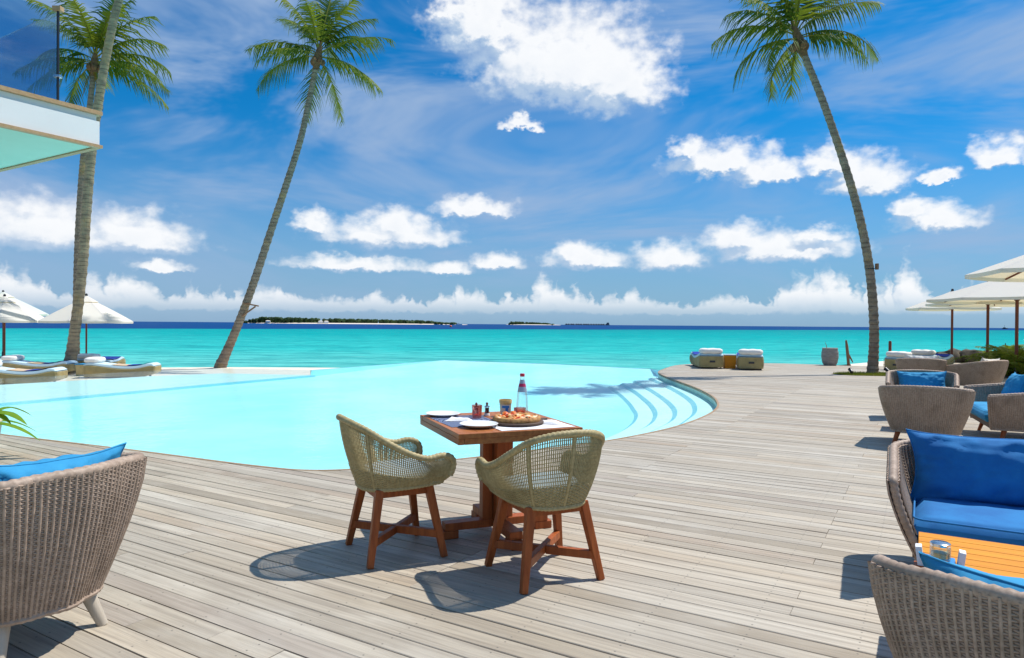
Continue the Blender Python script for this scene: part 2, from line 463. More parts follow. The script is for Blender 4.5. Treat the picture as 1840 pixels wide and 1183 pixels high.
def canopy_mat():
    """white parasol cloth, a little light comes through"""
    m = bpy.data.materials.new('parasol_cloth'); m.use_nodes = True
    t = NT(m.node_tree); b = t.n['Principled BSDF']; out = t.n['Material Output']
    b.inputs['Base Color'].default_value = (0.86, 0.845, 0.80, 1); b.inputs['Roughness'].default_value = 0.85
    tl = t.node('ShaderNodeBsdfTranslucent'); tl.inputs[0].default_value = (0.84, 0.70, 0.42, 1)
    mx = t.node('ShaderNodeMixShader'); mx.inputs[0].default_value = 0.38
    t.l.new(b.outputs[0], mx.inputs[1]); t.l.new(tl.outputs[0], mx.inputs[2]); t.l.new(mx.outputs[0], out.inputs[0])
    return m

def leaf_mat(name, a, b_, c_, scale=2.0, tl=0.3):
    m = bpy.data.materials.new(name); m.use_nodes = True
    t = NT(m.node_tree); b = t.n['Principled BSDF']; out = t.n['Material Output']
    co = t.node('ShaderNodeNewGeometry').outputs['Position']
    n = t.noise(co, scale, 4, 0.65)
    c = t.ramp(n, [(0.32, a), (0.5, b_), (0.68, c_)])
    t.put(b.inputs['Base Color'], c); b.inputs['Roughness'].default_value = 0.65; b.inputs['Specular IOR Level'].default_value = 0.2
    tr = t.node('ShaderNodeBsdfTranslucent'); t.put(tr.inputs[0], t.mix(0.5, c, (0.25, 0.32, 0.02)))
    mx = t.node('ShaderNodeMixShader'); mx.inputs[0].default_value = tl
    t.l.new(b.outputs[0], mx.inputs[1]); t.l.new(tr.outputs[0], mx.inputs[2]); t.l.new(mx.outputs[0], out.inputs[0])
    return m

def bark_mat(name, a, rough, b_, *rest, **kw):
    """grey bark with dark ring scars and ochre lichen"""
    m = bpy.data.materials.new(name); m.use_nodes = True
    t = NT(m.node_tree); b = t.n['Principled BSDF']; b.inputs['Roughness'].default_value = 0.9
    co = t.node('ShaderNodeTexCoord').outputs['Object']
    x, y, z = t.sep(co)
    n = t.noise(t.vec('MULTIPLY', co, (3, 3, 7)), 1.0, 5, 0.65)
    ring = t.math('FRACT', t.math('MULTIPLY_ADD', n, 0.5, t.math('MULTIPLY', z, 7.5)))
    c = t.mix(t.rng(n, 0.35, 0.65), a, b_)
    c = t.mix(t.math('MULTIPLY', t.rng(ring, 0.34, 0.08, 0.0, 0.75, smooth=True), t.rng(t.noise(co, 4.0, 3, 0.6), 0.35, 0.6)), c, (0.085, 0.062, 0.045))
    li = t.noise(co, 1.1, 4, 0.65)
    c = t.mix(t.rng(li, 0.55, 0.68, 0.0, 0.55), c, (0.42, 0.28, 0.10))
    t.put(b.inputs['Base Color'], c)
    bn = t.node('ShaderNodeBump'); bn.inputs['Strength'].default_value = 0.7; bn.inputs['Distance'].default_value = 0.03
    t.put(bn.inputs['Height'], t.math('ADD', ring, n)); t.l.new(bn.outputs[0], b.inputs['Normal'])
    return m

M = {}
M['deck'] = deck_material()
M['under'] = mat('dark_deck_joists', (0.045, 0.038, 0.032), 0.9)
M['coping'] = wood_mat('pool_edge_timber', (0.42, 0.27, 0.15), (0.34, 0.22, 0.13), 'X')
M['pool_water'] = pool_water_material()
M['sea'] = sea_material()
M['pool_floor'] = mat('aqua_pool_plaster', (0.35, 0.85, 0.95), 0.7, (0.47, 0.90, 0.97), 0.35)
M['pool_shelf'] = mat('pale_pool_mosaic', (0.55, 0.80, 0.79), 0.6, (0.60, 0.85, 0.83), 1.5)
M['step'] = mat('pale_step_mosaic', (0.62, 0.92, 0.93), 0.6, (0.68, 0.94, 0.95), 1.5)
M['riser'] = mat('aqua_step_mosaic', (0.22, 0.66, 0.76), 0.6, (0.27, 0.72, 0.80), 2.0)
M['pool_wall'] = mat('sage_green_pool_mosaic', (0.40, 0.60, 0.50), 0.5, (0.50, 0.70, 0.60), 6)
M['sand'] = mat('coral_sand', (0.78, 0.70, 0.58), 0.95, (0.70, 0.61, 0.50), 3.0, bump=0.3)
M['white_wood'] = wood_mat('bleached_wood', (0.52, 0.46, 0.38), (0.44, 0.38, 0.30), 'Z')
M['red_wood'] = wood_mat('oiled_red_hardwood', (0.40, 0.105, 0.024), (0.27, 0.062, 0.014), 'Z', 0.42)
M['table_wood'] = wood_mat('oiled_table_top', (0.44, 0.155, 0.045), (0.32, 0.10, 0.028), 'Y', 0.38)
M['orange_wood'] = wood_mat('varnished_orange_teak', (0.74, 0.30, 0.016), (0.64, 0.235, 0.012), 'X', 0.5)
M['pole'] = wood_mat('parasol_pole_mahogany', (0.20, 0.055, 0.030), (0.13, 0.035, 0.02), 'Z', 0.4)
M['olive_wicker'] = wicker_mat('olive_wicker', (0.35, 0.272, 0.125), (0.48, 0.385, 0.195), (0.265, 0.205, 0.09))
M['taupe_wicker'] = wicker_mat('taupe_wicker', (0.33, 0.24, 0.178), (0.47, 0.355, 0.275), (0.23, 0.165, 0.12))
M['taupe_liner'] = mat('light_block_and_seat_deck', (0.17, 0.12, 0.088), 0.8)  # dark tone for the added light-blocking sheets and the seat deck
M['honey_wicker'] = wicker_mat('honey_wicker', (0.42, 0.33, 0.14), (0.52, 0.42, 0.20), (0.32, 0.25, 0.11))
M['honey_liner'] = mat('dark_honey_lining', (0.17, 0.13, 0.06), 0.8)
M['blue'] = mat('royal_blue_canvas', (0.010, 0.19, 0.48), 0.85, (0.006, 0.135, 0.39), 5, bump=0.12, bscale=200)
M['sky_blue'] = mat('sky_blue_canvas', (0.03, 0.31, 0.57), 0.85, (0.012, 0.225, 0.46), 5, bump=0.12, bscale=200)
M['grey_blue'] = mat('grey_blue_seat_pad', (0.30, 0.41, 0.46), 0.85, (0.36, 0.47, 0.52), 4)
M['white_cloth'] = mat('white_terry', (0.80, 0.78, 0.74), 0.95, (0.74, 0.71, 0.67), 12, bump=0.2, bscale=90)
M['pale_mattress'] = mat('pale_blue_mattress', (0.50, 0.66, 0.74), 0.9, (0.56, 0.72, 0.79), 4)
M['beige_cloth'] = mat('beige_towel', (0.60, 0.45, 0.30), 0.95, (0.55, 0.40, 0.26), 6)
M['deep_blue'] = mat('ultramarine_towel', (0.012, 0.05, 0.36), 0.95, (0.01, 0.04, 0.30), 6)
M['canopy'] = canopy_mat()
M['white_paint'] = mat('white_render', (0.80, 0.80, 0.79), 0.7, (0.76, 0.76, 0.75), 2)
M['mint_paint'] = mat('mint_soffit_paint', (0.42, 0.66, 0.55), 0.7, (0.45, 0.69, 0.58), 2)
M['tan_wood'] = wood_mat('tan_trim', (0.50, 0.33, 0.18), (0.42, 0.26, 0.13), 'X')
M['rail_glass'] = glass_mat('tinted_rail_glass', (0.66, 0.82, 0.89), 0.9, 0.01, 0.4, 0.03)
M['steel'] = mat('dark_steel', (0.06, 0.06, 0.065), 0.35, metal=0.8)
M['bright_steel'] = mat('bright_steel', (0.7, 0.7, 0.7), 0.2, metal=1.0)
M['trunk'] = bark_mat('palm_bark', (0.31, 0.245, 0.18), 0.9, (0.17, 0.13, 0.095), 2.2, (1, 1, 3.5), bump=0.6, bscale=9)
M['trunk_warm'] = bark_mat('palm_bark_lichen', (0.38, 0.295, 0.18), 0.9, (0.20, 0.155, 0.105), 2.0, (1, 1, 4.0), bump=0.7, bscale=9)
M['frond'] = leaf_mat('palm_frond', (0.020, 0.060, 0.010), (0.070, 0.125, 0.012), (0.26, 0.25, 0.016), 1.2, 0.38)
M['old_frond'] = leaf_mat('dry_palm_frond', (0.25, 0.10, 0.02), (0.33, 0.15, 0.03), (0.40, 0.20, 0.04), 2, 0.3)
M['rachis'] = mat('frond_midrib', (0.19, 0.18, 0.025), 0.7, spec=0.2)
M['husk'] = mat('palm_fibre', (0.22, 0.12, 0.05), 0.95, (0.12, 0.06, 0.03), 9)
M['shrub'] = leaf_mat('areca_leaf', (0.07, 0.13, 0.015), (0.13, 0.19, 0.02), (0.24, 0.26, 0.03), 2.5, 0.35)
M['bright_leaf'] = leaf_mat('bright_leaf', (0.09, 0.22, 0.015), (0.14, 0.30, 0.02), (0.22, 0.36, 0.03), 4, 0.4)
M['grass'] = leaf_mat('lawn_blade', (0.10, 0.15, 0.015), (0.16, 0.20, 0.02), (0.24, 0.24, 0.03), 2, 0.3)
M['soil'] = mat('sandy_soil', (0.16, 0.12, 0.07), 0.95, (0.22, 0.18, 0.10), 5)
M['rock'] = mat('dark_reef_rock', (0.035, 0.032, 0.028), 0.85, (0.12, 0.095, 0.055), 2.5, bump=0.6)
M['pot'] = mat('cream_ceramic', (0.66, 0.60, 0.50), 0.35, (0.62, 0.55, 0.45), 3)
M['grey_barrel'] = mat('weathered_grey_clay', (0.23, 0.22, 0.21), 0.85, (0.32, 0.31, 0.30), 5, (1, 1, 3), bump=0.3)
M['driftwood'] = wood_mat('brown_driftwood', (0.30, 0.17, 0.10), (0.20, 0.11, 0.06), 'Z', 0.8)
M['porcelain'] = mat('white_porcelain', (0.84, 0.84, 0.83), 0.15)
M['linen'] = mat('white_linen', (0.82, 0.82, 0.84), 0.9, (0.76, 0.77, 0.80), 30, bump=0.2, bscale=80)
M['black_iron'] = mat('dark_pizza_board', (0.05, 0.028, 0.018), 0.6, (0.09, 0.045, 0.022), 8)
M['clear'] = glass_mat('clear_glass', (0.97, 0.99, 0.99), 0.9, 0.02, 0.5, 0.03)
M['pink_glass'] = glass_mat('pink_glass', (0.98, 0.62, 0.58), 0.9, 0.03, 0.5, 0.05)
M['red_plastic'] = mat('red_cap', (0.55, 0.02, 0.04), 0.35)
M['crimson'] = mat('crimson_label', (0.50, 0.015, 0.10), 0.5)
M['silver_label'] = mat('silver_label', (0.42, 0.45, 0.50), 0.35, metal=0.5)
M['honey'] = mat('amber_spread', (0.72, 0.46, 0.13), 0.3, (0.80, 0.58, 0.25), 40)
M['cream'] = mat('cream_print', (0.82, 0.76, 0.62), 0.5)
M['print_blue'] = mat('print_blue', (0.03, 0.25, 0.62), 0.5)
M['pepper'] = mat('black_peppercorn', (0.02, 0.012, 0.01), 0.6, (0.07, 0.04, 0.03), 120)
M['salt'] = mat('pink_salt', (0.80, 0.60, 0.52), 0.7, (0.85, 0.75, 0.70), 120)
M['buoy'] = mat('orange_buoy', (0.75, 0.12, 0.03), 0.5)
M['boat_white'] = mat('boat_white', (0.8, 0.8, 0.8), 0.4)
M['far_tree'] = leaf_mat('island_foliage', (0.020, 0.045, 0.018), (0.036, 0.078, 0.022), (0.06, 0.105, 0.03), 0.06, 0.15)
M['villa'] = mat('thatch_grey', (0.10, 0.11, 0.13), 0.9)

# ------------------------------------------------------------------ outlines of the place (metres, camera at 0,0 looking along +Y)
def smooth_line(pts, n=5):
    out = []
    for i in range(len(pts) - 1):
        p0 = Vector(pts[max(i - 1, 0)]); p1 = Vector(pts[i]); p2 = Vector(pts[i + 1]); p3 = Vector(pts[min(i + 2, len(pts) - 1)])
        for k in range(n):
            t = k / n
            q = 0.5 * ((2 * p1) + (p2 - p0) * t + (2 * p0 - 5 * p1 + 4 * p2 - p3) * t * t + (3 * p1 - p0 - 3 * p2 + p3) * t ** 3)
            out.append((q.x, q.y))
    out.append(tuple(pts[-1])); return out

NEAR_EDGE = smooth_line([(-16, 12.7), (-10.5, 10.25), (-6.217, 8.295), (-5.25, 7.861), (-3.993, 7.30), (-2.873, 6.76), (-2.332, 6.52), (-1.97, 6.40),
    (-1.60, 6.42), (-1.182, 6.60), (-0.504, 6.99), (0.256, 7.50), (1.139, 8.143), (2.1, 9.149), (2.863, 10.288), (3.385, 11.335), (3.70, 12.30),
    (3.943, 13.5), (4.093, 15.174), (4.131, 17.132), (4.18, 19.0), (4.38, 20.4), (5.0, 22.1)], 5)
FAR_DECK = smooth_line([(5.0, 22.1), (5.986, 24.1), (7.937, 25.5), (9.767, 25.45), (11.11, 24.8), (12.4, 24.2), (14.5, 24.6), (17, 27), (26, 31)], 4)
DECK = NEAR_EDGE + FAR_DECK[1:] + [(30, 20), (16, 2), (8, -2.5), (-9, -2.5), (-16, 4)]
WEIR = [(5.0, 22.1), (4.75, 23.4), (1.69, 25.75), (-2.74, 28.0), (-6.30, 21.5)]
SHELF_LINE = [(-6.30, 21.5), (-7.67, 18.84), (-9.97, 14.07), (-11.2, 11.5)]
SHELF_FAR = [(-6.30, 21.5), (-9.3, 21.97), (-10.875, 20.7), (-12.33, 18.57), (-13.12, 17.5), (-16, 13.6)]
POOL = NEAR_EDGE + WEIR[1:] + SHELF_FAR[1:]
Z_WATER = -0.11
Z_FLOOR = Z_WATER - 0.21
Z_BEACH = -0.42
Z_SEA = -0.62

def inside(p, poly):
    x, y = p; c = False; j = len(poly) - 1
    for i in range(len(poly)):
        xi, yi = poly[i]; xj, yj = poly[j]
        if (yi > y) != (yj > y) and x < (xj - xi) * (y - yi) / (yj - yi) + xi: c = not c
        j = i
    return c

def flat_poly(poly, z):
    """triangulated flat sheet of any simple outline"""
    vs, _, fs, *_ = delaunay_2d_cdt([Vector(p) for p in poly], [], [list(range(len(poly)))], 1, 1e-5)
    mb = MB(); mb.add([(v.x, v.y, z) for v in vs], [f if (vs[f[1]] - vs[f[0]]).cross(vs[f[2]] - vs[f[0]]) > 0 else f[::-1] for f in map(tuple, fs)])
    return mb

def ribbon(line, z0, z1, off=0.0, flip=False):
    mb = MB(); n = len(line)
    vs = [(x, y, z0) for x, y in line] + [(x, y, z1) for x, y in line]
    mb.add(vs, [(i, i + 1, n + i + 1, n + i) for i in range(n - 1)]); return mb

def offset_line(line, d):
    out = []
    for i, (x, y) in enumerate(line):
        a = Vector(line[max(i - 1, 0)]); b = Vector(line[min(i + 1, len(line) - 1)])
        t = (b - a).normalized(); out.append((x + t.y * d, y - t.x * d))
    return out

# ------------------------------------------------------------------ sea, beach, pool
def build_setting():
    mb = MB()                                       # one sheet to the horizon, finer near the shore
    rings = [0, 40, 90, 180, 320, 600, 1200, 2500, 6000, 15000, 40000]; n = 72
    vs = [(0, 0, Z_SEA)]
    for r in rings[1:]:
        vs += [(r * math.cos(2 * math.pi * k / n), r * math.sin(2 * math.pi * k / n), Z_SEA) for k in range(n)]
    fs = [(0, 1 + k, 1 + (k + 1) % n) for k in range(n)]
    for i in range(len(rings) - 2):
        a = 1 + i * n; b = a + n
        fs += [(a + k, b + k, b + (k + 1) % n, a + (k + 1) % n) for k in range(n)]
    mb.add(vs, fs); mb.build('sea', M['sea'], kind='structure')

    # beach on the left, sloping under the sea
    def slope(outer, inner, zi, zo):
        b = MB(); k = len(outer)
        b.add([(x, y, zi) for x, y in inner] + [(x, y, zo) for x, y in outer], [(i, i + 1, k + i + 1, k + i) for i in range(k - 1)])
        return b
    inner = smooth_line([(-60, 24), (-30, 24.0), (-17, 25.6), (-12.5, 27.0), (-9.0, 27.4), (-5.2, 27.4), (-3.0, 27.7)], 4)
    outer = smooth_line([(-60, 31), (-30, 32.0), (-17, 33.0), (-12.5, 33.4), (-9.0, 32.6), (-5.2, 30.2), (-2.4, 28.6)], 4)
    b = slope(outer, inner, Z_BEACH, -0.80)
    base = [(-2.9, 27.7)] + inner[::-1] + [(-60, 4), (-16.2, 12.9), (-16.2, 13.5), (-13.2, 17.6), (-12.4, 18.7), (-10.9, 20.8), (-9.3, 22.05), (-6.4, 21.6)]
    f = flat_poly(base, Z_BEACH); o = len(b.v); b.v += f.v; b.f += [tuple(i + o for i in q) for q in f.f]; b.tone += f.tone
    b.build('beach', M['sand'], kind='structure')
    b = flat_poly([(11.5, 23.0), (13.0, 26.2), (16.5, 29.5), (30, 34), (42, 22), (30, 16), (17, 16), (14, 22)], -0.05)
    b2 = MB(); line = [(11.3, 24.5), (13.0, 26.2), (16.5, 29.5), (30, 34), (45, 36)]; ol = [(11.2, 25.2), (12.6, 27.6), (16, 31.5), (30, 36.5), (45, 39)]
    k = len(line); b2.add([(x, y, -0.05) for x, y in line] + [(x, y, -0.8) for x, y in ol], [(i, i + 1, k + i + 1, k + i) for i in range(k - 1)])
    o = len(b.v); b.v += b2.v; b.f += [tuple(i + o for i in q) for q in b2.f]; b.tone += b2.tone
    b.build('sand_bank', M['sand'], kind='structure')

    # pool: water sheet, floor, walls, shelf, curved steps
    pw = flat_poly(POOL, Z_WATER).build('pool_water', M['pool_water']); pw['kind'] = 'structure'
    pool = flat_poly(offset_line(POOL, 0.02), Z_FLOOR).build('swimming_pool', M['pool_floor']); pool['kind'] = 'structure'
    wall = NEAR_EDGE[8:]
    ribbon(offset_line(wall, 0.012), Z_FLOOR, -0.004).build('side_wall', M['pool_wall'], pool)
    w = WEIR[:]
    ww = ribbon(w, Z_FLOOR, Z_WATER - 0.004)
    ww.build('weir_wall', M['pool_floor'], pool)
    inr = [(4.85, 22.8), (1.2, 22.4), (-2.4, 24.6), (-6.33, 21.42)]
    k = len(w) - 1; rp = MB()
    rp.add([(x, y, Z_WATER - .012) for x, y in w[1:]] + [(x, y, Z_FLOOR - .002) for x, y in inr], [(i, i + 1, k + i + 1, k + i) for i in range(k - 1)])
    for tp, lo in ((w[1], inr[0]), (w[-1], inr[-1])):
        rp.add([(tp[0], tp[1], Z_WATER - .012), (tp[0], tp[1], Z_FLOOR - .01), (lo[0], lo[1], Z_FLOOR - .002)], [(0, 1, 2)])
    rp.build('floor_ramp', M['pool_floor'], pool)
    ow = offset_line(w, 0.06)
    ribbon(ow, Z_SEA - 0.4, Z_WATER - 0.004).build('outer_weir_wall', M['pool_wall'], pool)
    sh = SHELF_LINE + [(-16, 12.2)] + SHELF_FAR[:0:-1]
    s = MB(); s.prism(sh[::-1], Z_FLOOR, Z_FLOOR + 0.05)
    s.build('shallow_shelf', M['pool_shelf'], pool)
    l2 = offset_line(SHELF_LINE, -0.16); e = MB()
    e.prism(SHELF_LINE + l2[::-1], Z_FLOOR, Z_FLOOR + 0.055)
    e.build('shelf_edge_shade', M['riser'], pool, weld=True)  # darker strip painted in for the shade at the shelf's drop
    arcs = [[(1.75, 8.6), (2.15, 9.5), (2.74, 10.78), (3.22, 11.9), (3.52, 12.95), (3.72, 14.0), (3.86, 15.3), (3.98, 17.3), (4.04, 19.9)],
            [(0.95, 8.1), (1.55, 9.1), (2.21, 10.35), (2.72, 11.4), (3.04, 12.5), (3.22, 13.6), (3.34, 14.9), (3.46, 17.0), (3.51, 19.4)],
            [(0.35, 7.8), (1.05, 8.9), (1.80, 10.2), (2.34, 11.3), (2.68, 12.5), (2.86, 13.7), (2.96, 14.9), (3.06, 16.8), (3.09, 19.0)],
            [(0.0, 7.6), (0.75, 8.9), (1.50, 10.2), (2.02, 11.4), (2.34, 12.6), (2.48, 13.8), (2.57, 14.9), (2.65, 16.6), (2.68, 18.6)]]
    for k, a in enumerate(arcs):
        line = smooth_line(a, 6); z = Z_WATER - 0.035 - 0.046 * k
        back = [(4.9, line[-1][1] + 0.2), (4.9, 8.0)] if k == 0 else [(4.9, line[-1][1] + 0.4 - 0.05 * k), (4.9, 7.4 - 0.1 * k)]
        n = len(line)
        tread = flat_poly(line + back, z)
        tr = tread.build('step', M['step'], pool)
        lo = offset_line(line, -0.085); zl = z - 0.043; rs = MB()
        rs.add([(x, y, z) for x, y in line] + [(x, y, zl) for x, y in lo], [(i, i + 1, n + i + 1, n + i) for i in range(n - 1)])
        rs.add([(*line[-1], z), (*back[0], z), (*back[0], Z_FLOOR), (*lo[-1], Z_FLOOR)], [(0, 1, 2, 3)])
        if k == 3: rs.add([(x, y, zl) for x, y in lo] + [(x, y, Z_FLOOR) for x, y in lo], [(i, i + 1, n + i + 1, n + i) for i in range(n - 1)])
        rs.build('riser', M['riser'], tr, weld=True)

    # timber edge round the pool, a little proud of the boards
    line = NEAR_EDGE; o1 = offset_line(line, 0.035); n = len(line)
    c = MB()
    c.add([(x, y, -0.05) for x, y in line] + [(x, y, 0.004) for x, y in line] + [(x, y, 0.004) for x, y in o1] + [(x, y, -0.03) for x, y in o1],
          [(k * n + i, k * n + i + 1, (k + 1) * n + i + 1, (k + 1) * n + i) for k in range(3) for i in range(n - 1)])
    c.build('edge_trim', M['coping'], pool)

# ------------------------------------------------------------------ deck of single boards
PITCH = 0.116
def build_deck():
    deck = flat_poly(offset_line(DECK, 0.05)[:len(NEAR_EDGE) + len(FAR_DECK) - 1] + DECK[len(NEAR_EDGE) + len(FAR_DECK) - 1:], -0.05).build('deck', M['under'])
    deck['kind'] = 'structure'
    fl = FAR_DECK; ribbon(offset_line(fl, -0.02), Z_SEA - 0.4, -0.002).build('fascia', M['coping'], deck)
    r = random.Random(3)
    xs = [p[0] for p in DECK]; ys = [p[1] for p in DECK]
    segs = [(Vector(DECK[i]), Vector(DECK[(i + 1) % len(DECK)])) for i in range(len(DECK))]
    boards = []
    a = BOARD_DIR.xy; b = BOARD_ACR.xy
    ts = [Vector(p).dot(b) for p in DECK]; k0 = math.floor(min(ts) / PITCH); k1 = math.ceil(max(ts) / PITCH)
    segst = [(p.dot(a), p.dot(b), q.dot(a), q.dot(b), p, q) for p, q in segs]
    for k in range(k0, k1):
        t0 = k * PITCH + 0.0036; t1 = (k + 1) * PITCH - 0.0036
        tm = (t0 + t1) / 2
        near = [sg for sg in segst if min(sg[1], sg[3]) < t1 + 0.01 and max(sg[1], sg[3]) > t0 - 0.01]
        if not near: continue
        lo = min(min(sg[0], sg[2]) for sg in near); hi = max(max(sg[0], sg[2]) for sg in near)
        # joints: rows share joint lines every other bay, as the photograph shows
        cuts = []; s = -2.29 - 1.76 * 20
        bay = r.choice((0, 1))
        while s < hi + 4:
            if r.random() < (0.75 if (round((s + 2.29) / 1.76) + bay) % 2 == 0 else 0.12): cuts.append(s)
            elif r.random() < 0.12: cuts.append(s + r.uniform(0.3, 1.4))
            s += 1.76
        for s0, s1 in zip(cuts, cuts[1:]):
            if s1 < lo - 0.2 or s0 > hi + 0.2: continue
            s0 += 0.0015; s1 -= 0.0015
            rect = [a * s + b * t for s, t in ((s0, t0), (s1, t0), (s1, t1), (s0, t1))]
            hits = [sg for sg in near if min(sg[0], sg[2]) < s1 + 0.01 and max(sg[0], sg[2]) > s0 - 0.01]
            tone = r.random(); z = r.uniform(-0.0016, 0.0012); tilt = r.uniform(-0.0012, 0.0012)
            cen = a * ((s0 + s1) / 2) + b * tm
            if not hits:
                if inside(cen, DECK): boards.append((cen, rect, None, tone, z, tilt))
                continue
            vs = list(rect); ed = []
            for sg in hits:
                ed.append((len(vs), len(vs) + 1)); vs += [sg[4], sg[5]]
            ov, oe, of, *_ = delaunay_2d_cdt(vs, ed + [(0, 1), (1, 2), (2, 3), (3, 0)], [], 0, 1e-4)
            tri = []
            for f in of:
                c = sum((ov[i] for i in f), Vector((0, 0))) / 3
                cs, ct = c.dot(a), c.dot(b)
                if s0 < cs < s1 and t0 < ct < t1 and inside(c, DECK): tri.append(f if (ov[f[1]] - ov[f[0]]).cross(ov[f[2]] - ov[f[0]]) > 0 else f[::-1])
            if tri:
                c = sum((ov[i] for f in tri for i in f), Vector((0, 0))) / (3 * len(tri))
                boards.append((c, ov, tri, tone, z, tilt))
    def put(mb, bd):
        c, pts, tri, tone, z, tilt = bd
        if tri is None:
            e = b * 0.003; e2 = a * 0.0
            bot = [(p.x, p.y, -0.03) for p in pts]
            sh = [(p.x, p.y, z - 0.003 + (tilt if i > 1 else -tilt)) for i, p in enumerate(pts)]
            ins = [pts[0] + e, pts[1] + e, pts[2] - e, pts[3] - e]
            top = [(p.x, p.y, z + (tilt if i > 1 else -tilt)) for i, p in enumerate(ins)]
            fs = [(8, 9, 10, 11)]
            for q in (0, 4): fs += [(q + i, q + (i + 1) % 4, q + 4 + (i + 1) % 4, q + 4 + i) for i in range(4)]
            mb.add(bot + sh + top, fs, tone)
        else:
            used = sorted({i for f in tri for i in f}); ix = {i: n for n, i in enumerate(used)}; n = len(used)
            fs = [tuple(ix[i] for i in f) for f in tri]
            cnt = {}
            for f in fs:
                for i in range(3): cnt[(f[i], f[(i + 1) % 3])] = 1
            rim = [e for e in cnt if (e[1], e[0]) not in cnt]
            mb.add([(pts[i].x, pts[i].y, z) for i in used] + [(pts[i].x, pts[i].y, -0.03) for i in used],
                   fs + [(i, n + i, n + j, j) for i, j in rim], tone)
    def seen(bd):
        c = bd[0]
        return c.y > 1.2 and abs(c.x) / c.y < 0.95
    vis = sorted([bd for bd in boards if seen(bd)], key=lambda bd: bd[0].length)
    near_ids = {id(bd) for bd in vis[:300]}
    rest = MB()
    for bd in boards:
        if id(bd) in near_ids:
            mb = MB(); put(mb, bd); mb.build('board', M['deck'], deck)
        else: put(rest, bd)
    rest.build('distant_boards', M['deck'], deck, kind='stuff')

build_setting()
build_deck()

